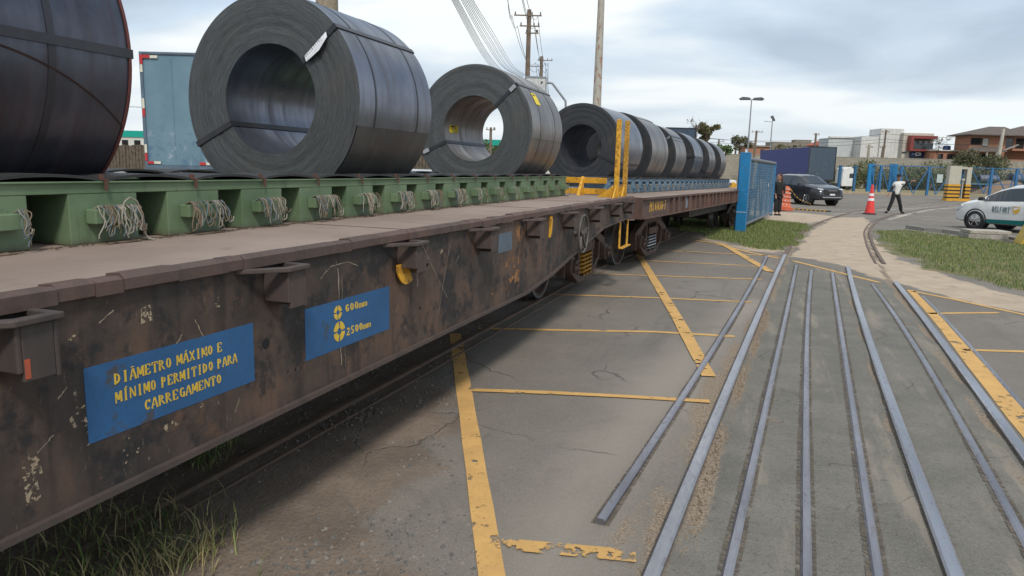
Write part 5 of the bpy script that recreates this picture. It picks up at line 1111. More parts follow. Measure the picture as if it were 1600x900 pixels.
mb.build('reflectors', flat('reflector_pale', (.62, .5, .4), .5), BR)
# chain from the barrel to the hump
mb = MB(); p0 = Vector((g.x+.25, g.y-.2, .95)); p1 = G(1268, 321); 
pts = [p0.lerp(Vector((p1.x, p1.y, .05)), f/16)-Vector((0, 0, .25*math.sin(PI*f/16)*(1-f/20))) for f in range(17)]
for i in range(16): mb.bar(pts[i], pts[i+1], .035, .035, i % 2)
tag(mb.build('plastic_chain', [M['yellow'], M['trim']]), 'yellow and black plastic chain sagging from the orange barrel to the ground', 'chain')
mb = MB(); a = G(1242, 327.5); b = G(1296, 331); n = 16
for i in range(n):
    p = a.lerp(b, i/n); q_ = a.lerp(b, (i+1)/n); mb.bar((p.x, p.y, .03), (q_.x, q_.y, .03), .28, .055, i % 2)
tag(mb.build('speed_hump', [M['yellow'], M['trim']]), 'yellow and black striped rubber speed hump on the road near the barrel', 'speed hump')
# tall cone
g = G(1358.5, 335); CN = thing('traffic_cone', 'tall red cone with two white bands standing left of the guard', 'traffic cone', (g.x, g.y, .004))
rd = flat('cone_red', (.72, .05, .04), .5); MB().lathe([(0, .27), (.05, .26), (.06, .2), (.065, .001)], 8, 'Z').build('base', M['trim'], CN)
for z0, z1, m_2 in ((.06, .58, 'r'), (.58, .69, 'w'), (.69, .78, 'r'), (.78, .89, 'w'), (.89, 1.22, 'r')):
    ra, rb = .20-.145*(z0-.06)/1.1, .20-.145*(z1-.06)/1.1
    MB().lathe([(z0, .001), (z0, ra), (z1, rb), (z1, .001)], 20, 'Z').build('cone_body' if m_2 == 'r' else 'white_band', rd if m_2 == 'r' else M['white_tag'], CN, smooth=40)
MB().lathe([(1.22, .055), (1.25, .035), (1.26, .001)], 12, 'Z').build('tip', rd, CN)
# concrete slab lid and kerb, yellow barrier end
g = G(1534, 374); SL = thing('manhole_slab', 'low concrete box with a thick loose lid by the grass in front of the white car', 'manhole', (g.x+.12, g.y+.45, 0), HEAD+R(-12))
MB().box((0, 0, .065), (.98, .75, .13)).build('box', M['conc'], SL, bevel=.01); MB().box((.05, 0, .185), (1.0, .72, .09)).build('lid', paint('pale_concrete', (.43, .39, .33), .85, var=.15, scale=3), SL, bevel=.012)
mb = MB(); kp = [G(1418, 357), G(1445, 361), G(1475, 363.5), G(1506, 368)]
for i in range(3): mb.bar((kp[i].x, kp[i].y, .02), (kp[i+1].x, kp[i+1].y, .02), .13, .18)
tag(mb.build('kerb', M['conc']), 'broken low concrete kerb between the grass and the paved yard', 'kerb')
mb = MB(); kp = [G(1564, 372), G(1620, 380)]; mb.bar((kp[0].x, kp[0].y, .02), (kp[1].x, kp[1].y, .02), .13, .12); tag(mb.build('kerb', M['conc']), 'short concrete kerb right of the slab lid', 'kerb')
g = G(1592, 383); YB_ = thing('barrier_block', 'yellow wedge shaped barrier end at the right edge in front of the white car', 'barrier', (g.x+.33, g.y+.1, 0), HEAD+R(-25))
mb = MB(); mb.prism([(-.27, 0), (.27, 0), (.25, .06), (.08, .5), (.055, .86), (-.055, .86), (-.08, .5), (-.25, .06)], .0, .9, 'Y'); mb.build('block', paint('barrier_yellow', (.66, .42, .04), .6, var=.15), YB_, bevel=.012)
MB().prism([(.06, .86), (.075, .86), (.2, .3), (.15, .3)], -.012, -.002, 'Y').build('dark_edge', M['trim'], YB_)
# striped portal
g = V(1493.5, 313, 53); PT = thing('striped_portal', 'beige concrete gatepost with slot and black and yellow striped foot', 'portal', (g.x, g.y, 0), HEAD)
bg_ = paint('portal_beige', (.50, .47, .38), .8, var=.12); W_ = .80
mb = MB(); mb.bb(-W_, -W_+.86, -.2, .2, .02, 2.5); mb.build('pillar', bg_, PT, bevel=.01); mb = MB(); mb.bb(W_-.34, W_, -.2, .2, .02, 2.42); mb.build('pillar', bg_, PT, bevel=.01)
MB().bb(-W_+.86, W_-.34, -.18, .18, 2.28, 2.45).build('lintel', bg_, PT); MB().bb(-W_+.9, W_-.4, .1, .14, .3, 2.28).build('post', gb2, PT)
for k in range(4):
    z = .20+k*.25
    for x0, x1 in ((-W_-.02, -W_+.88), (W_-.36, W_+.02)): MB().bb(x0, x1, -.218, .218, z, z+.099).build('stripe', M['trim'], PT); MB().bb(x0, x1, -.23, .23, z+.1, z+.249).build('stripe', M['yellow'], PT)
MB().bb(-W_-.06, W_+.06, -.3, .3, .0, .19).build('foot', M['yellow'], PT); MB().lathe([(0, .04), (1.3, .04), (1.3, .11), (1.42, .11), (1.45, .001)], 10, 'Z', (.16, -.3, .17)).build('intercom_post', bg_, PT)

# ---- blue fence along the far side
fb_ = paint('fence_blue', (.03, .15, .33), .5, var=.15)
def fpoint(px, dz=67.5): p = V(px, 300, dz); return (p-V(1342, 300, 67.5)).dot(rt0)
o0 = V(1342, 300, 67.5); FN = thing('blue_fence', 'long blue steel fence with V shaped braces across the far side of the yard', 'fence', (o0.x, o0.y, 0), HEAD)
FH = 2.62; posts = [1373, 1405, 1448, 1512, 1546, 1585, 1622, 1660]
for px in posts: x = fpoint(px); MB().bb(x-.10, x+.10, -.08, .08, 0, FH).build('post', fb_, FN)
mb = MB(); mb.bar((fpoint(1358), 0, FH), (fpoint(1470), 0, FH), .07); mb.bar((fpoint(1512), 0, FH), (fpoint(1660), 0, FH), .07); mb.bar((fpoint(1512), 0, .9+.25), (fpoint(1660), 0, 1.15), .06); mb.build('rail', fb_, FN)
allp = [1358, 1373, 1405, 1448, 1476]
mb = MB()
for a_, b_ in zip(allp[:-1], allp[1:]): xa, xb = fpoint(a_), fpoint(b_); xm = (xa+xb)/2; mb.bar((xa, 0, FH), (xm, 0, .1), .07); mb.bar((xm, 0, .1), (xb, 0, FH if b_ != 1476 else 1.4), .07)
for a_, b_ in zip([1512, 1546, 1585, 1622], [1546, 1585, 1622, 1660]): xa, xb = fpoint(a_), fpoint(b_); xm = (xa+xb)/2; mb.bar((xa, 0, FH), (xm+.5, 0, .3), .07); mb.bar((xm+.5, 0, .3), (xb, 0, FH), .07)
mb.build('brace', fb_, FN)
mb = MB()
for k in range(240): x = fpoint(1358)+k*.085*.9; mb.bar((x, .04, .1), (x, .04, FH), .006)
mb.build('wire_mesh', flat('mesh_grey_blue', (.12, .2, .28), .6), FN)
MB().bb(fpoint(1461), fpoint(1470), -.05, -.02, 1.2, 1.95).build('sign_plate', flat('pale_sign', (.45, .52, .5), .6), FN); 
for k, px in enumerate((1355.5, 1361.5)):
    x = fpoint(px); mb = MB(); mb.bb(x-.16, x+.16, -.1+.2*k, .1+.2*k, 0, 2.75+.0*k); mb.build('gate_column', gb, FN, bevel=.01)
for k, px in enumerate((1394, 1401, 1407, 1411)):
    x = fpoint(px); mb = MB(); mb.bb(x-.09, x+.09, .6+.3*k, .75+.3*k, 0, 2.8); mb.build('gate_column', gb, FN)
for px in (1309.5, 1333):
    p = V(px, 300, 67.5); mb = MB(); mb.bb(-.11, .11, -.1, .1, 0, 2.55); mb.bar((-.3, 0, 2.4), (.3, 0, 2.4), .05); o = mb.build('fence_post', gb2); o.location = (p.x, p.y, 0); o.rotation_euler = (0, 0, HEAD)
    tag(o, 'lone dark blue fence post ' + ('in front of the white tractor unit' if px < 1320 else 'just right of the white tractor unit'), 'post', 'lone fence posts')
mb = MB(); kp = [V(1225, 296, 66), V(1300, 297, 66.5), V(1360, 299, 66.3), V(1425, 301, 66.2)]
for i in range(3): mb.bar((kp[i].x, kp[i].y, .08), (kp[i+1].x, kp[i+1].y, .08), .35, .3)
tag(mb.build('kerb', paint('sandy_kerb', (.42, .33, .22), .85)), 'sandy coloured kerb along the far edge of the road below the fence', 'kerb')

# ---- distant coil train and spoil heap seen through the fence
p = V(1510, 300, 86); DT = thing('distant_wagon', 'distant flat wagon with a green edge behind the fence on the right', 'rail wagon', (p.x, p.y, 0), HEAD)
MB().bb(0, 9.5, 0, 2.6, .95, 1.12).build('deck', M['green'], DT); mb = MB(); mb.bb(0, 9.5, .3, 2.3, .6, .94); mb.build('underframe', M['rustdark'], DT)
for x_ in (1, 2.6, 5.5, 7.1): MB().lathe([(-.1, .001), (-.1, .42), (.1, .42), (.1, .001)], 18, 'Y', (x_, .5, .42)).build('wheel', M['rust'], DT)
for k, px in enumerate((1533, 1547, 1583, 1596)):
    p = V(px, 300, 87); c_ = thing('steel_coil', ['pale coil left of the pair on the distant wagon', 'darker coil right of the pair on the distant wagon', 'large distant coil just above the white car roof', 'rightmost distant coil at the edge of the photo'][k], 'steel coil', (p.x, p.y, 1.62 if k < 2 else 1.75), HEAD, None)
    mb = MB(); ro = .5 if k < 2 else .68; mb.lathe([(0, .25), (0, ro), (1.1, ro), (1.1, .25)], 28, 'X', (-.5, 0, 0), closed=True); mb.build('coil_body', M['cside'], c_, smooth=30)
HP = MB(); p0 = V(1574, 300, 80); r = random.Random(4); n = 18; vs = []
for i in range(n):
    for j in range(9):
        u = (i/(n-1)-.5)*2; w_ = (j/8-.5)*2; h = max(0, (1-u*u)*(1-w_*w_))*1.5+r.uniform(-.06, .06); vs.append((p0.x+rt0.x*u*3.2+Hv.x*w_*2, p0.y+rt0.y*u*3.2+Hv.y*w_*2, max(-.05, h)))
HP.add(vs, [(i*9+j, (i+1)*9+j, (i+1)*9+j+1, i*9+j+1) for i in range(n-1) for j in range(8)]); tag(HP.build('soil_heap', paint('soil_brown', (.26, .17, .10), .9, bump=.05), smooth=40), 'brown heap of soil behind the fence above the white car', 'soil heap')

# ================================================================== PEOPLE
def skin_mesh(name, joints, edges, mat, parent, sub=1, root_i=0):
    """joints: (x,y,z,r[,r2])"""
    me = bpy.data.meshes.new(name); me.from_pydata([j[:3] for j in joints], edges, []); o = bpy.data.objects.new(name, me); C.objects.link(o)
    o.modifiers.new('s', 'SKIN').use_smooth_shade = True; sv_ = me.skin_vertices[0].data
    for i, j in enumerate(joints): sv_[i].radius = (j[3], j[4] if len(j) > 4 else j[3]); sv_[i].use_root = (i == root_i)
    m = o.modifiers.new('u', 'SUBSURF'); m.levels = m.render_levels = sub
    dg = bpy.context.evaluated_depsgraph_get(); dg.update(); me2 = bpy.data.meshes.new_from_object(o.evaluated_get(dg)); o.modifiers.clear(); o.data = me2; bpy.data.meshes.remove(me)
    me2.materials.clear(); me2.materials.append(mat); me2.polygons.foreach_set('use_smooth', [True]*len(me2.polygons)); o.parent = parent; return o
skin_m = flat('skin', (.30, .16, .11), .6); blk = flat('black_cloth', (.014, .014, .016), .85); wsh = flat('white_shirt', (.66, .65, .60), .8)
def chain(J, E_, pts, start=None):
    prev = start
    for p in pts:
        J.append(p); i = len(J)-1
        if prev is not None: E_.append((prev, i))
        prev = i
    return prev
def head(root, c, r=.10, yaw=0, mat=skin_m):
    """skull with brow, nose, chin and ears, merged from shaped rings"""
    mb = MB(); seg = 16; rows = [(-.135, .035, .02), (-.12, .055, .015), (-.095, .068, .008), (-.05, .078, 0), (0, .083, 0), (.045, .084, 0), (.085, .074, -.002), (.112, .05, -.004), (.125, .01, -.004)]
    vs = []
    for z, rr, dy in rows:
        for k in range(seg):
            a = 2*PI*k/seg; x = rr*.92*math.cos(a); y = rr*1.15*math.sin(a)-dy
            if k == 12: y -= {-.05: .026, 0: .012, -.095: .006}.get(z, 0)
            if k in (11, 13) and z == 0: y += .008
            vs.append((x, y, z))
    n = len(rows); mb.add(vs, [(i*seg+k, i*seg+(k+1) % seg, (i+1)*seg+(k+1) % seg, (i+1)*seg+k) for i in range(n-1) for k in range(seg)]+[tuple(range(seg))[::-1], tuple((n-1)*seg+k for k in range(seg))])
    for s in (-1, 1): mb.box((s*.08, .01, -.01), (.018, .035, .055))
    o = mb.build('head', mat, root, smooth=60); o.location = c; o.rotation_euler = (0, 0, yaw)
    e_ = MB(); 
    for s in (-1, 1): e_.box((s*.032, -.092, .005), (.024, .012, .010))
    e_.box((0, -.093, -.075), (.045, .01, .008)); e_.build('facial_features', flat('dark_features', (.06, .03, .025), .6), o)
    return o
def hand(J, E_, i, wrist, d, spread, n=5):
    """palm and five fingers as short tapering chains"""
    w = Vector(wrist); d = Vector(d).normalized(); s = Vector(spread).normalized(); pm = w+d*.07
    k = chain(J, E_, [tuple(pm)+(.030, .016)], i)
    for f in range(4):
        L_ = (.07, .08, .075, .055)[f]; b = pm+s*(.024-.016*f)+d*.02; q1 = b+d*L_*.5; q2 = b+d*L_-Vector((0, 0, .012)); chain(J, E_, [tuple(b)+(.009,), tuple(q1)+(.0085,), tuple(q2)+(.006,)], k)
    th_ = w+d*.03+s*.03; chain(J, E_, [tuple(th_)+(.011,), tuple(th_+s*.02+d*.035)+(.009,)], i)
g = G(1395.5, 333.5); GD = thing('person', 'guard in white shirt and black cap striding with one arm stretched out', 'person', (g.x, g.y, .0), HEAD)
J, E_ = [], []
pel = chain(J, E_, [(.02, 0, .93, .10, .08)]); ch_ = chain(J, E_, [(.05, 0, 1.08, .09, .075), (.09, 0, 1.27, .105, .08), (.10, 0, 1.38, .07, .055), (.08, -.01, 1.47, .052), (.07, -.02, 1.55, .06)], pel)
chest = 2
aR = chain(J, E_, [(.25, -.02, 1.36, .055), (.46, -.06, 1.39, .042), (.64, -.10, 1.45, .028)], chest); hand(J, E_, aR, (.64, -.10, 1.45), (1, -.1, .15), (0, .3, 1))
aL = chain(J, E_, [(-.07, .02, 1.32, .055), (-.17, .04, 1.06, .042), (-.30, -.02, .87, .028)], chest); hand(J, E_, aL, (-.30, -.02, .87), (-.6, -.2, -.8), (1, 0, -.5))
lL = chain(J, E_, [(-.05, 0, .86, .085), (-.13, -.02, .50, .06), (-.24, .05, .12, .042), (-.28, 0, .05, .04), (-.38, -.04, .035, .03)], pel)
lR = chain(J, E_, [(.09, 0, .86, .085), (.22, -.05, .49, .06), (.37, .03, .12, .042), (.38, .02, .05, .04), (.44, -.06, .035, .03)], pel)
skin_mesh('body', J, E_, skin_m, GD, 1)
hd = head(GD, (.07, -.02, 1.60), yaw=R(-20))
mb = MB(); mb.lathe([(.03, .094), (.09, .098), (.125, .08), (.14, .001)], 16, 'Z'); mb.prism([(-.07, -.08), (-.05, -.16), (.05, -.16), (.07, -.08)], .035, .045, 'Z'); mb.build('cap', blk, hd, smooth=40)
J, E_ = [], []; p_ = chain(J, E_, [(.02, 0, .80, .175, .14), (.03, 0, .92, .17, .14)]); c_ = chain(J, E_, [(.05, 0, 1.09, .165, .135), (.09, 0, 1.29, .175, .13), (.10, 0, 1.42, .085, .07)], p_)
chain(J, E_, [(.27, -.02, 1.36, .08), (.38, -.04, 1.37, .072)], 3); chain(J, E_, [(-.08, .02, 1.31, .08), (-.13, .03, 1.18, .072)], 3); skin_mesh('shirt', J, E_, wsh, GD, 1)
for n_, pts in (('sleeve', [(.34, -.035, 1.37, .058), (.46, -.06, 1.39, .052), (.60, -.09, 1.435, .04)]), ('sleeve', [(-.11, .03, 1.23, .058), (-.17, .04, 1.06, .052), (-.27, -.005, .92, .04)])):
    J, E_ = [], []; chain(J, E_, pts); skin_mesh(n_, J, E_, blk, GD, 1)
J, E_ = [], []; p_ = chain(J, E_, [(.03, 0, 1.06, .14, .11), (.02, 0, .93, .155, .12)]); chain(J, E_, [(-.05, 0, .84, .11), (-.13, -.02, .50, .085), (-.235, .045, .07, .07)], p_); chain(J, E_, [(.10, 0, .84, .11), (.22, -.05, .49, .085), (.365, .03, .07, .07)], p_); tr_ = skin_mesh('trousers', J, E_, blk, GD, 1)
mb = MB(); mb.bar((.30, -.045, .50), (.35, -.05, .38), .03, .012); mb.bar((.35, -.05, .38), (.42, -.02, .2), .03, .012); mb.build('stripe', wsh, tr_)
for q_ in ([(-.24, .07, .06, .055), (-.28, 0, .055, .055), (-.40, -.05, .04, .042)], [(.36, .05, .06, .055), (.38, 0, .055, .055), (.46, -.08, .04, .042)]):
    J, E_ = [], []; chain(J, E_, q_); skin_mesh('boot', J, E_, blk, GD, 1)
MB().box((.20, -.135, 1.30), (.07, .01, .05)).build('badge', blk, GD)
g = G(1214, 336.5); WM = thing('person', 'woman in long black clothes standing half hidden behind the open gate', 'person', (g.x, g.y, 0), HEAD)
J, E_ = [], []; p_ = chain(J, E_, [(0, 0, .86, .10, .08)]); c_ = chain(J, E_, [(0, 0, 1.02, .115, .09), (.01, 0, 1.18, .14, .10), (0, 0, 1.30, .08, .06), (-.01, 0, 1.38, .045), (-.01, -.01, 1.44, .05)], p_)
for s in (-1, 1):
    k = chain(J, E_, [(s*.16, 0, 1.25, .045), (s*.20, -.02, 1.0, .036), (s*.16, -.12, .80, .024)], 2); hand(J, E_, k, (s*.16, -.12, .80), (0, -.5, -.8), (-s, 0, 0)); chain(J, E_, [(s*.07, 0, .78, .08), (s*.07, -.01, .44, .055), (s*.07, .01, .09, .035), (s*.07, -.1, .035, .03)], p_)
skin_mesh('body', J, E_, skin_m, WM, 1); hd = head(WM, (-.02, -.01, 1.49), yaw=R(-65))
J, E_ = [], []; p_ = chain(J, E_, [(0, 0, .72, .17, .14), (0, 0, .86, .165, .13)]); chain(J, E_, [(0, 0, 1.02, .15, .12), (.01, 0, 1.18, .17, .13), (0, 0, 1.30, .10, .08)], p_)
for s in (-1, 1): chain(J, E_, [(s*.17, 0, 1.26, .062), (s*.205, -.02, 1.0, .05), (s*.17, -.11, .83, .036)], 3)
skin_mesh('coat', J, E_, blk, WM, 1)
J, E_ = [], []; p_ = chain(J, E_, [(0, 0, .86, .16, .13)])
for s in (-1, 1): chain(J, E_, [(s*.07, 0, .76, .105), (s*.07, -.01, .44, .09), (s*.07, .01, .10, .085)], p_)
skin_mesh('trousers', J, E_, blk, WM, 1)
J, E_ = [], []; chain(J, E_, [(.0, .03, .10, .07, .08), (.02, .05, .03, .085, .085), (.03, .07, -.08, .07, .07), (.05, .08, -.2, .06, .05)]); MB().lathe([(.02, .088), (.07, .096), (.115, .078), (.14, .03), (.142, .001)], 16, 'Z', (0, .018, 0)).build('hair', flat('brown_hair', (.06, .025, .018), .7), hd, smooth=60); hr_ = skin_mesh('hair', J, E_, flat('brown_hair', (.06, .025, .018), .7), hd, 1)
for s in (-1, 1): MB().box((s*.07, -.04, .03), (.08, .22, .06)).build('shoe', blk, WM, bevel=.02)
# ================================================================== BACKGROUND
def U(px, py, dz, ref):
    p = V(px, py, dz)-ref; return p.dot(rt0), p.z
def building(name, label, pxl, pxr, pyt, dz, depth, zb, mat, cat='building'):
    """block whose front is square to the street; local x right, y away"""
    p = V(pxl, 250, dz); root = thing(name, label, cat, (p.x, p.y, zb), HEAD)
    w = (V(pxr, 250, dz)-p).dot(rt0); h = V((pxl+pxr)/2, pyt, dz).z-zb
    MB().bb(0, w, 0, depth, 0, h).build('wall', mat, root); return root, w, h
def win(root, x0, x1, z0, z1, glass=None, frame=None, y=-.0, name='window', d=.06):
    f = MB(); t_ = .07; f.bb(x0, x1, y-d, y-.002, z1-t_, z1); f.bb(x0, x1, y-d, y-.002, z0, z0+t_); f.bb(x0, x0+t_, y-d, y-.002, z0+t_, z1-t_); f.bb(x1-t_, x1, y-d, y-.002, z0+t_, z1-t_)
    fo = f.build(name, frame or M['trim'], root); MB().bb(x0+t_, x1-t_, y-.03, y-.004, z0+t_, z1-t_).build('pane', glass or M['glass'], fo); return fo
plaster = lambda n, c: paint(n, c, .85, var=.1, dirt=(.3, .27, .22), dirt_amt=.35, scale=.6)
def brick_mat(name, a, b, sc_=1.0):
    t = NT(name); br = t.n.new('ShaderNodeTexBrick'); br.inputs['Scale'].default_value = 2.2*sc_; br.inputs['Color1'].default_value = a+(1,); br.inputs['Color2'].default_value = b+(1,); br.inputs['Mortar'].default_value = (.30, .25, .2, 1); br.inputs['Mortar Size'].default_value = .03
    x, y, z = t.sep(t.tc.outputs['Object']); t.l.new(t.comb(t.math('ADD', x, y), z, 0), br.inputs[0]); n = t.noise(.5, 5); return t.out(t.mix(t.math('MULTIPLY', t.ramp(n, .4, .7), .35), br.outputs[0], (.2, .13, .09)), .9)
brk = brick_mat('bare_brick', (.42, .15, .07), (.34, .115, .055)); roofm = paint('old_roof', (.13, .105, .09), .85, var=.25, dirt=(.07, .06, .05)); redroof = flat('red_roof', (.38, .09, .05), .8)
WZ = 105        # depth of the retaining wall
zt_w = V(1400, 248, WZ).z
t = NT('block_wall'); br = t.n.new('ShaderNodeTexBrick'); br.inputs['Scale'].default_value = 1.2; br.inputs['Color1'].default_value = (.38, .345, .285, 1); br.inputs['Color2'].default_value = (.32, .29, .24, 1); br.inputs['Mortar'].default_value = (.16, .145, .12, 1)
x, y, z = t.sep(t.tc.outputs['Object']); t.l.new(t.comb(x, z, 0), br.inputs[0]); wall_m = t.out(t.mix(t.math('MULTIPLY', t.ramp(t.noise(.6, 6, .7), .45, .7), .6), br.outputs[0], (.22, .2, .155)), .9)
p = V(1090, 250, WZ); RW = thing('retaining_wall', 'long grey block retaining wall below the houses', 'wall', (p.x, p.y, 0), HEAD)
w = (V(1680, 250, WZ)-p).dot(rt0); MB().bb(0, w, 0, .4, 0, zt_w).build('wall', wall_m, RW); MB().bb(0, w, -.03, .43, zt_w+.001, zt_w+.1).build('coping', M['conc'], RW)
bk = MB(); q0 = V(1070, 250, WZ+.45); q1 = V(1700, 250, WZ+.45); dz_ = zt_w-.15
bk.add([tuple((q0+Hv*0).xy)+(dz_,), tuple(q1.xy)+(dz_,), tuple((q1+Hv*160).xy)+(dz_+1.5,), tuple((q0+Hv*160).xy)+(dz_+1.5,)], [(0, 1, 2, 3)]); o = bk.build('terrain', paint('upper_ground', (.2, .16, .1), .9)); o['kind'] = 'structure'
gz = zt_w-.1
# white building group
wh1, wh2, bge = plaster('plaster_white', (.62, .61, .58)), plaster('plaster_greyish', (.50, .53, .53)), plaster('plaster_beige', (.50, .46, .39))
b1, w, h = building('commercial_building', 'low pale grey building with a blue entrance bay', 1292, 1352, 216, 125, 4, gz, wh2)
x0, z0 = U(1334, 247, 125, b1.location); x1, z1 = U(1354, 228, 125, b1.location)
bay = MB().bb(x0, x1, -.5, -.01, max(.0, z0), z1).build('entrance_bay', flat('deep_blue', (.02, .06, .2), .5), b1); MB().bb(x0+.15, x0+1.0, -.54, -.505, z0+.9, z1-.5).build('window', flat('pale_pane', (.35, .42, .45), .3), bay); MB().bb(x0+1.1, x1-.25, -.54, -.505, .1, z1-.7).build('door', M['white_tag'], bay); MB().bb(x0-.1, x1+.1, -.9, -.505, 0.01, .9).build('railing', flat('rail_blue', (.06, .15, .3), .5), bay)
MB().bb(0, w, -.2, 0.3, h+.01, h+.25).build('parapet', wh1, b1)
b2, w, h = building('commercial_building', 'tall plain white building with a stepped roofline', 1372, 1407.5, 201, 122, 4, gz, wh1)
xl, zz_ = U(1348, 213, 122, b2.location); MB().bb(xl, -.01, .3, 3.8, 0, zz_).build('side_wing', wh1, b2)
for k in range(5): MB().bb(w*(k+1)/6-.03, w*(k+1)/6+.03, -.02, -.002, 0, h).build('wall_joint', wh2, b2)
b3, w, h = building('shop_building', 'beige shop building with a red framed balcony over a dark blue sign', 1408, 1455, 208, 121, 4, gz, bge)
xa, za = U(1416, 236, 121, b3.location); xb, zb = U(1455.5, 213, 121, b3.location); rdf = flat('red_frame', (.24, .045, .035), .5)
fo = MB(); fo.bb(xa, xa+.45, -1.2, -.01, za, zb); fo.bb(xa+.45, xb+.4, -1.2, -.01, zb-.45, zb); fo.bb(xa+.45, xb, -1.2, -.01, za, za+.3); f_ = fo.build('balcony_frame', rdf, b3)
MB().bb(xa+.5, xb-.2, -1.15, -1.1, za+.31, za+1.25).build('balcony_glass', M['glass'], f_); MB().bb(xa+.5, xb-.2, -.05, -.004, za+.35, zb-.5).build('balcony_window', flat('dim_interior', (.16, .14, .13), .6), b3)
for k in range(4): MB().bb(xa+1+k*.95, xa+1.35+k*.95, -.09, -.055, za+1.3, zb-.8).build('balcony_post', wh1, f_)
sx0, sz0 = U(1420, 247.3, 121, b3.location); sx1, sz1 = U(1445, 236.6, 121, b3.location); sg = MB().bb(sx0, sx1, -.35, -.01, sz0+.25, sz1-.1).build('shop_sign', flat('sign_navy', (.02, .03, .10), .5), b3)
sw_ = sx1-sx0; mb = MB(); mb.prism(arc_poly(.16, .30, 40, 320, 12), -.38, -.36, 'Y'); m_0 = mb.build('letter', M['white_tag'], sg); m_0.location = (sx0+sw_*.42, 0, (sz0+sz1)/2+.12)
mb = MB(); mb.prism(arc_poly(.16, .28, -90, 100, 10), -.38, -.36, 'Y'); m_0 = mb.build('letter', M['white_tag'], sg); m_0.location = (sx0+sw_*.58, 0, (sz0+sz1)/2+.15); m_0 = MB().bb(sx0+sw_*.53, sx0+sw_*.57, -.38, -.36, (sz0+sz1)/2-.12, (sz0+sz1)/2+.42).build('letter', M['white_tag'], sg)
MB().lathe([(-.38, .16), (-.36, .16), (-.36, .001)], 12, 'Y', (sx0+sw_*.16, 0, (sz0+sz1)/2+.1)).build('round_mark', flat('mark_blue', (.15, .3, .5), .5), sg)
MB().bb(sx0+.1, sx1-.4, -.34, -.01, 0.02, sz0+.2).build('shop_front', M['trim'], b3); win(b3, *(U(1409, 239, 121, b3.location)[0], U(1415.5, 239, 121, b3.location)[0]), *sorted((U(1409, 239.5, 121, b3.location)[1], U(1409, 237, 121, b3.location)[1])))
b4, w, h = building('brick_annex', 'low bare brick annex between the shop and the brick house', 1452, 1506, 236, 119, 3, gz, brk)
MB().bb(-.2, w+.2, -.3, 3.2, h+.001, h+.16).build('roof', wh1, b4)
for px in (1466, 1480, 1488): x_ = U(px, 240, 119, b4.location)[0]; win(b4, x_, x_+.8, h*.35, h*.75)
MB().lathe([(0, .001), (0, .6), (.7, .55), (.8, .001)], 14, 'Z', (w*.62, 1.5, h+.17)).build('water_tank', flat('tank_blue', (.02, .05, .13), .5), b4)
# brick house on the right
b5, w, h = building('brick_house', 'two storey bare brick house with brown hipped roofs at the right edge', 1512, 1568, 212, 116, 4, gz, brk)
def hip(root, x0, x1, y0, y1, z0, zr, mat, name='roof', rx=.35):
    cy_ = (y0+y1)/2; L_ = (x1-x0)*rx; mb = MB(); mb.add([(x0, y0, z0), (x1, y0, z0), (x1, y1, z0), (x0, y1, z0), (x0+L_, cy_, zr), (x1-L_*.3, cy_, zr)], [(0, 1, 5, 4), (1, 2, 5), (2, 3, 4, 5), (3, 0, 4), (3, 2, 1, 0)]); mb.bb(x0, x1, y0, y1, z0-.15, z0-.002); return mb.build(name, mat, root)
zr = U(1575, 197, 116, b5.location)[1]; hip(b5, -.8, w+2.2, -1.2, 5, h+.15, zr, roofm, rx=.55)
win(b5, w*.02, w*.32, h*.66, h*.92, M['blackgap']); win(b5, w*.34, w*.52, h*.62, h*.92, flat('curtain_pale', (.45, .45, .42), .7))
for x_ in (w*.53, w*.76): MB().bb(x_-.08, x_+.08, -.04, -.002, h*.45, h).build('pier', paint('pale_brick', (.45, .25, .15), .9), b5)
x1_ = U(1580, 236, 116, b5.location)[0]; mb = MB(); mb.bb(w+.01, x1_+5, 1, 4, 0, h*1.04); mb.bb(w*1.02, x1_+5, -1.5, 1, h*.47, h*.53); wg = mb.build('side_wing', brk, b5)
for px in (1577, 1594): x_ = U(px, 222, 116, b5.location)[0]; win(wg, x_, x_+1.3, h*.58, h*.95, M['blackgap'] if px > 1580 else None, y=1)
hip(b5, U(1566, 205, 116, b5.location)[0], x1_+6, 0, 5, h*1.05, U(1590, 195, 116, b5.location)[1], roofm, rx=.6)
zl = U(1500, 236, 116, b5.location)[1]; mb = MB(); xq = U(1494, 240, 116, b5.location)[0]; mb.add([(xq, -2.5, zl*.95), (w*.78, -2.5, zl*1.05), (w*.78, 0, h*.62), (w*.05, 0, h*.60), (xq, -2.5, zl*.88), (w*.78, -2.5, zl*.98), (w*.78, 0, h*.55), (w*.05, 0, h*.53)], [(0, 1, 2, 3), (7, 6, 5, 4), (0, 4, 5, 1), (1, 5, 6, 2), (2, 6, 7, 3), (3, 7, 4, 0)]); mb.build('lean_to_roof', roofm, b5)
for x_ in (xq+.3, -.3, w*.25, w*.5): MB().bb(x_-.12, x_+.12, -2.4, -2.15, 0, zl*.95).build('veranda_post', M['conc'], b5)
MB().bb(xq+1, w*.7, -.05, -.004, 0.02, zl*.8).build('dark_opening', M['blackgap'], b5); mb = MB(); mb.bar((w*.55, -1.6, h*.35), (w*1.15, -1.6, h*.68), .5, .12); mb.build('stair', M['conc'], b5)
MB().bb(w*.9, x1_+4, -.8, -.4, 0.02, h*.16).build('low_wall', brk, b5)
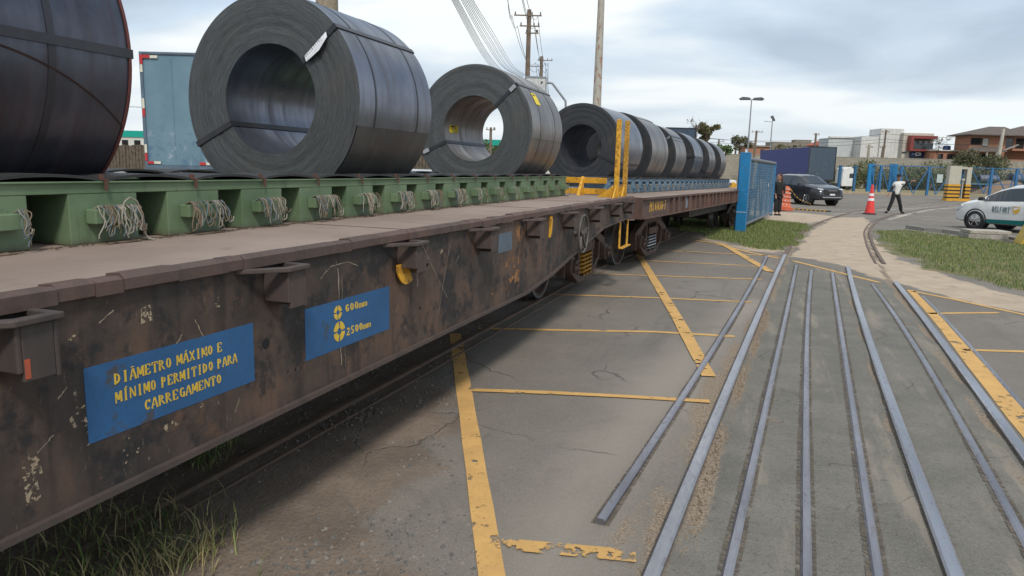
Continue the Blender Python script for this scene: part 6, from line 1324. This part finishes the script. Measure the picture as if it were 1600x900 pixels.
# buildings left of the white group
b6, w, h = building('concrete_house', 'unfinished grey concrete house with small dark windows behind the curtain trailer', 1205, 1290, 222.5, 140, 4, gz, paint('raw_block', (.27, .24, .19), .9, var=.25)); MB().bb(w*.45, w*.75, 1, 3, h+.01, h+.55).build('roof_room', _mc['raw_block'], b6); MB().bb(w*.88, w+.3, -.4, 4, h*.72, h*.8).build('canopy', roofm, b6)
for k in range(3): win(b6, w*(.1+.28*k), w*(.16+.28*k), h*.6, h*.85, M['blackgap'])
b7, w, h = building('brick_house', 'low orange brick house seen just right of the gate post top', 1163, 1203, 229, 135, 4, gz, brk); MB().bb(-.3, w+.3, -.3, 4.3, h+.001, h+.22).build('roof', M['conc'], b7); win(b7, w*.6, w*.75, h*.45, h*.8)
b8, w, h = building('white_house', 'white house with a sloping red roof edge above the curtain trailer', 1276, 1312, 225, 132, 4, gz, wh1); mb = MB(); mb.prism([(-.6, h-.2), (w*.6, h+1.1), (w+.4, h+.8), (w+.4, h+.6), (w*.6, h+.85), (-.6, h-.45)], -.4, 4, 'Y'); mb.build('roof', redroof, b8)
# left side: building with green band and an earth bank with planks
p = V(70, 240, 90); b9 = thing('warehouse', 'long white warehouse with a turquoise band left of the blue trailer', 'building', (p.x, p.y, 0), HEAD)
zt9, zm9, zb9 = U(220, 204.5, 90, b9.location)[1], U(220, 214.5, 90, b9.location)[1], U(220, 218.5, 90, b9.location)[1]; w9 = 62
MB().bb(0, w9, 0, 12, 0, zm9).build('wall', wh1, b9); MB().bb(-.1, w9+.1, -.12, 12.1, zm9+.002, zt9).build('roof_band', flat('turquoise_band', (.0, .32, .25), .5), b9)
for k in range(40): x_ = .6+k*1.5; win(b9, x_, x_+.75, zb9-.85, zb9-.05, M['blackgap'])
p = V(100, 240, 45); o = MB(); o.bb(0, 26, 0, .3, 0, U(220, 226.5, 45, p)[1]+0*1); 
zf = V(220, 226.5, 45).z; mb = MB()
for k in range(130): mb.bb(k*.2, k*.2+.17, random.uniform(-.02, .02), .3, 0, zf+random.uniform(-.05, .05))
o = mb.build('board_fence', paint('weathered_boards', (.13, .10, .07), .9, var=.35)); o.location = (p.x, p.y, 0); o.rotation_euler = (0, 0, HEAD); tag(o, 'brown weathered board fence below the turquoise banded warehouse', 'fence')

# ---- vegetation
lf = [flat('leaf_olive', (.115, .125, .05), .7), flat('leaf_dark', (.06, .07, .032), .7), flat('leaf_brown', (.19, .15, .085), .8), flat('leaf_green', (.09, .15, .045), .7)]
bark = flat('bark', (.10, .075, .055), .9)
def leaf_cloud(name, blobs, n, size, mats, parent, seed, flatz=.75, hollow=.35):
    r = np.random.default_rng(seed); B_ = np.array(blobs); k = r.choice(len(B_), n, p=(B_[:, 3]**2)/(B_[:, 3]**2).sum()); d = r.normal(size=(n, 3)); d /= np.linalg.norm(d, axis=1)[:, None]
    rad = B_[k, 3]*(hollow+(1-hollow)*r.random(n)**.5)*r.uniform(.75, 1.12, n); c_ = B_[k, :3]+d*rad[:, None]*np.array([1, 1, flatz])
    a = r.normal(size=(n, 3)); a /= np.linalg.norm(a, axis=1)[:, None]; b = np.cross(a, r.normal(size=(n, 3))); b /= np.linalg.norm(b, axis=1)[:, None]; s_ = r.uniform(size*.6, size*1.3, n)[:, None]
    v = np.stack([c_-a*s_, c_+b*s_*.55, c_+a*s_, c_-b*s_*.55], 1).reshape(-1, 3); me = bpy.data.meshes.new(name); me.from_pydata(v.tolist(), [], np.arange(n*4).reshape(-1, 4).tolist())
    for m in mats: me.materials.append(m)
    mi = ((k*7+r.integers(0, 3, n)) % len(mats)).astype(np.int32); me.polygons.foreach_set('material_index', mi); o = bpy.data.objects.new(name, me); C.objects.link(o); o.parent = parent; return o
def tree(label, px, dz, zb, h, cw, mats, n=1500, size=.22, seed=1, trunk=.14, bare=0, th=.35, cat='tree', nm='tree'):
    p = V(px, 260, dz); root = thing(nm, label, cat, (p.x, p.y, zb), HEAD); r = random.Random(seed); mb = MB(); mb.ring_sweep([(0, 0, 0), (.05, 0, h*th*.5), (0, .05, h*th), (.1, 0, h*.6)], [trunk, trunk*.8, trunk*.65, trunk*.3], 8); blobs = []
    for k in range(9):
        a = r.uniform(0, 6.28); e_ = Vector((math.cos(a)*cw*r.uniform(.35, .9), math.sin(a)*cw*r.uniform(.2, .7), h*r.uniform(th+.12, .93))); mb.ring_sweep([(0, 0, h*th*r.uniform(.8, 1.2)), tuple(e_*.5+Vector((0, 0, h*.3))), tuple(e_)], [trunk*.45, trunk*.3, trunk*.1], 6); blobs.append((e_.x, e_.y, e_.z, cw*r.uniform(.28, .5)))
        if bare:
            for j in range(bare):
                d = Vector((r.uniform(-1, 1), r.uniform(-1, 1), r.uniform(.2, 1)))*cw*.5; mb.ring_sweep([tuple(e_), tuple(e_+d*.6), tuple(e_+d+Vector((0, 0, .1)))], [.03, .02, .008], 4)
    mb.build('trunk', bark, root, smooth=60)
    if n: leaf_cloud('crown', blobs, n, size, mats, root, seed)
    return root
tree('bare twiggy tree just right of the navy box top', 1084, 100, gz, 4.7, 1.3, lf[2:3], 120, .12, 3, .1, 6)
tree('broad olive brown tree above the last coils', 1101, 100, gz-.3, 4.6, 1.6, [lf[0], lf[2], lf[0]], 1900, .17, 4, .16, 3)
tree('small dark tree left of the orange brick house', 1154, 112, gz-.1, 2.9, 1.7, [lf[0], lf[2], lf[1]], 1300, .16, 5, .1, 2)
tree('bright green bush on the wall top right of the last coil', 1132, 102, gz-.4, 1.9, 1.3, [lf[3]], 1000, .14, 6, .06, 0, .1, 'bush', 'bush')
tree('large dark brownish tree leaning over the wall below the brick house', 1543, 98, 0, 5.3, 4.0, [lf[1], lf[2], lf[1], lf[0]], 8500, .14, 7, .2, 4, .2)
tree('bare thin tree beside the red framed balcony', 1462, 118, gz, 3.8, 1.6, lf[2:3], 60, .1, 9, .07, 8)
tree('dry low shrub on the wall before the unfinished concrete house', 1228, 118, gz, 1.7, 3.2, [lf[2], lf[0]], 1500, .16, 10, .05, 0, .1, 'bush', 'bush')
for i, (px, h_, cw, seed) in enumerate(((1306, 2.4, 3.2, 11), (1345, 3.1, 3.6, 12), (1385, 2.6, 4.0, 13), (1425, 2.4, 3.8, 14), (1462, 2.7, 4.2, 15), (1503, 2.5, 4.0, 16), (1590, 2.8, 4.0, 17))):
    tree('green shrub behind the blue fence ' + ('right beside the white tractor unit', 'above the broad blue gate columns', 'above the guard\u2019s cap', 'just right of the guard\u2019s hand', 'behind the pale fence plate', 'behind the striped portal', 'above the soil heap')[i], px, 96, 0, h_, cw, [lf[3], lf[0], lf[2]], 4200, .125, seed, .06, 0, .08, 'bush', 'bush')
tree('green tree seen low through the bore of the second coil', 776, 80, 0, 4.5, 2.4, [lf[3], lf[0]], 1300, .2, 19, .12, 0, .3)
p = V(757, 240, 88); o = MB().bb(0, 6, 0, 4, 2.7, 3.1).bb(.2, .5, .2, .5, 0, 2.7).bb(5.5, 5.8, .2, .5, 0, 2.7).build('canopy', flat('dark_canopy', (.03, .05, .05), .7)); o.location = (p.x, p.y, 0); o.rotation_euler = (0, 0, HEAD); tag(o, 'dark flat canopy seen through the bore of the second coil', 'canopy')

# ---- poles, lamps, sign, wires
wood = paint('pole_wood', (.20, .15, .11), .85, var=.25); concp = paint('pole_concrete', (.36, .33, .27), .8, var=.15, dirt=(.2, .12, .07), dirt_amt=.5, scale=3)
def upole(label, px, dz, pyt, r, mat, arms=(), lean=0., zb=0., name='utility_pole', rt_=None, cat='pole', group=None):
    p = V(px, 200, dz); root = thing(name, label, cat, (p.x, p.y, zb), HEAD, group); h = V(px, pyt, dz).z-zb
    MB().cyl((0, 0, 0), (lean*h, 0, h), r*1.15, (rt_ or r*.8), 14).build('shaft', mat, root, smooth=40)
    for dh, l0, l1 in arms:
        x = lean*(h-dh); mb = MB(); mb.bar((x+l0, -.12, h-dh), (x+l1, -.12, h-dh), .06, .07); a_ = mb.build('cross_arm', mat, root)
        for u in (l0+.08, (l0+l1)/2+.25, l1-.08): MB().lathe([(0, .03), (.05, .05), (.09, .03), (.14, .045), (.16, .001)], 8, 'Z', (x+u, -.12, h-dh+.05)).build('insulator', flat('insulator', (.12, .10, .09), .4), a_)
    return root, h
upole('thick concrete pole rising behind the large tagged coil', 514, 12, -190, .19, paint('pole_old_concrete', (.30, .25, .18), .85, var=.2, dirt=(.15, .1, .06), dirt_amt=.6))
t = NT('pole_rusty_paint'); z_ = t.noise(3.2, 6, .7, stretch=(2.5, 2.5, 1)); c = t.mix(t.ramp(t.noise(1, 4), .3, .7), (.36, .34, .29), (.45, .42, .36)); c = t.mix(t.math('MULTIPLY', t.ramp(z_, .52, .60), .8), c, (.28, .12, .055)); ppm = t.out(c, .6)
upole('tall tapering painted pole with rust stains behind the yellow stakes', 931, 26, -60, .165, ppm, name='tall_pole', rt_=.10)
upole('wooden utility pole with two cross arms above the second coil', 822, 45, 15, .16, wood, ((.35, -.9, .75), (.95, -.55, .65), (1.35, -.2, .6)))
upole('smaller utility pole just right of the wooden pole with two cross arms', 843, 75, 88, .2, wood, ((.4, -.4, 1.1), (1.0, -1.4, .2)))
upole('small pole standing right of the navy box top', 1124.7, 110, 218, .14, wood, ((.3, -.2, .8),), zb=gz)
upole('small pole between the last coil and the gate post', 1152, 115, 211, .14, wood, ((.6, -.1, .9),), zb=gz)
upole('utility pole with short arms behind the gate post top', 1181, 100, 204, .17, wood, ((.2, -.7, .8),), .02)
upole('utility pole above the rear corner of the curtain trailer', 1276, 112, 208, .17, wood, ((.25, -.4, .5),), zb=gz)
upole('grey concrete stub pole by the blue entrance bay', 1361, 100, 226, .2, concp, ((.4, -.5, .5),)); upole('slim utility pole in front of the tall white building', 1384, 108, 203, .15, wood, ((.3, -.7, .5), (4.0, -1.5, .6)), .012); upole('short leaning pole beside the slim pole on the white building', 1380, 106, 228, .12, wood, ((.2, -.5, .4),), .04)
upole('pale leaning concrete pole in front of the brick house', 1566, 104, 201, .24, paint('pole_pale', (.5, .47, .4), .8), (), .05, gz)
upole('pole seen through the bore of the second coil', 767, 60, 199, .13, wood, ((.2, -.4, .4),))
def lamp(label, px, dz, pyt, double):
    root, h = upole(label, px, dz, pyt, .09, flat('lamp_grey', (.25, .26, .27), .5, .3), (), 0, 0, 'street_lamp', .05, 'street lamp')
    if double:
        for s in (-1, 1): mb = MB(); mb.prism([(s*.05, h), (s*.25, h+.22), (s*.95, h+.28), (s*1.25, h+.10), (s*1.1, h-.04), (s*.4, h-.02)], -.22, .22, 'Y'); mb.build('lamp_head', flat('lamp_head', (.10, .10, .105), .5), root, bevel=.04)
        MB().cyl((0, 0, 0), (0, 0, .9), .16, .16, 10).build('base', M['white_tag'], root)
    else:
        mb = MB(); mb.bar((0, 0, h-.7), (-1.1, 0, h-.6), .06); mb.build('arm', flat('lamp_grey', (.25, .26, .27)), root); mb = MB(); mb.prism([(-.3, h-.02), (.0, h+.15), (.35, h-.5), (.2, h-.6)], -.15, .15, 'Y'); mb.build('lamp_head', flat('lamp_head', (.1, .1, .1)), root, bevel=.03)
    return root
lamp('street lamp with two broad heads rising behind the blue gate post', 1171, 75, 156, True); lamp('street lamp with a short side arm, behind the curtain trailer', 1206, 95, 182, False)
# sign plate on a bent pipe
p = V(883, 200, 30); SP = thing('pipe_sign', 'white square plate held by a bent grey pipe behind the second coil', 'sign', (p.x, p.y, 0), HEAD); zz = lambda py: V(883, py, 30).z; k_ = 30/FPX*.97
MB().ring_sweep([(0, 0, 0), (0, 0, zz(170)), (-.02, 0, zz(158)), (-.10, 0, zz(154)), (-24*k_+.05, 0, zz(131)), (-26*k_, 0, zz(130)), (-33*k_, 0, zz(130))], .045, 8).build('bent_pipe', flat('pipe_grey', (.25, .27, .29), .5), SP, smooth=50)
MB().bb(-64*k_, -33*k_, -.03, .03, zz(156), zz(123)).build('plate', flat('plate_white', (.55, .56, .54), .6), SP); mb = MB()
mb.bb(-64*k_-.03, -33*k_+.03, -.05, .05, zz(123)+.001, zz(123)+.06); mb.bb(-33*k_+.001, -33*k_+.05, -.05, .05, zz(156), zz(123)); mb.build('plate_frame', _mc['pipe_grey'], SP); MB().prism([(-41*k_, zz(134)), (-38*k_, zz(131)), (-37*k_, zz(129.5)), (-38.5*k_, zz(127.5)), (-40*k_, zz(129))], -.034, -.031, 'Y').build('dark_mark', M['ink'], SP)
wire_m = flat('cable_black', (.02, .022, .026), .7)
def wire(label, a, b, sag, r, group):
    a, b = Vector(a), Vector(b); n = 24; pts = [a.lerp(b, i/n)-Vector((0, 0, 4*sag*(i/n)*(1-i/n))) for i in range(n+1)]; o = MB().ring_sweep(pts, r, 5).build('power_line', wire_m, smooth=60); return tag(o, label, 'cable', group)
rr_ = random.Random(5)
GB = 'thick bundle of cables sweeping down to the wooden pole'
def wire_path(label, way, r, group):
    P4 = [way[0]*2-way[1]]+way+[way[-1]*2-way[-2]]; pts = []
    for i in range(1, len(P4)-2):
        a, b, c_, d = P4[i-1:i+3]
        for j in range(8): s_ = j/8; pts.append(.5*((2*b)+(c_-a)*s_+(2*a-5*b+4*c_-d)*s_*s_+(3*b-a-3*c_+d)*s_**3))
    pts.append(way[-1]); return tag(MB().ring_sweep(pts, r, 5).build('power_line', wire_m, smooth=60), label, 'cable', group)
for i in range(14):
    left = i < 6; j = i % 6 if left else i-6; ja = rr_.uniform(-1, 1)
    if left: w_ = [V(680+j*1.2, -50, 10.5), V(706+j*2.0, 0, 14), V(751+j*2.2, 82+ja, 24), V(775+j*2.2, 110+ja, 34), V(812+j*.6, 128+j*.8, 46)]
    else: w_ = [V(700+j*3.2, -50, 10.5), V(721+j*2.6, 0, 14), V(760+j*1.7, 70-j*2.4+ja, 24), V(787+j*2.2, 107-j*.5+ja, 34), V(816+j*.6, 122-j*.8, 46)]
    wire_path('one of the thick cables sweeping down from the top to the wooden pole', w_, .0062, GB)
GW = 'wires strung over the cross arms of the two wooden poles'
pA = V(822, 24, 45); pB = V(843, 98, 75)
for i, (dx, dzz) in enumerate(((-.85, 0), (.4, .0), (.7, 0), (-.5, -.6), (.55, -.6))):
    wire('thin overhead wire strung across the cross arms of the wooden poles', V((790, 808, 812, 785, 805)[i], -60, 20), pA+rt0*dx+Vector((0, 0, dzz)), .7, .010, GW); wire('thin overhead wire strung across the cross arms of the wooden poles', pA+rt0*dx+Vector((0, 0, dzz)), pB+rt0*(dx*.8+.3)+Vector((0, 0, dzz)), 1.2, .014, GW)
    wire('thin overhead wire strung across the cross arms of the wooden poles', pB+rt0*(dx*.8+.3)+Vector((0, 0, dzz)), V(850+3*i, 190, 110), .6, .02, GW)
GD_ = 'thin distant wires across the sky on the right'
for i, (ya, yb, yc) in enumerate(((217, 211, 211), (222, 224, 219), (216, 219, 226))):
    wire('thin distant wire crossing the sky above the white buildings', V(1110, ya, 98), V(1384, yb-2, 107), .6, .022, GD_); wire('thin distant wire crossing the sky above the white buildings', V(1384, yb-2, 107), V(1640, yc, 112), .5, .022, GD_)
wire('single thin wire left of the blue trailer', V(150, 164, 60), V(330, 168, 60), .1, .02, None)
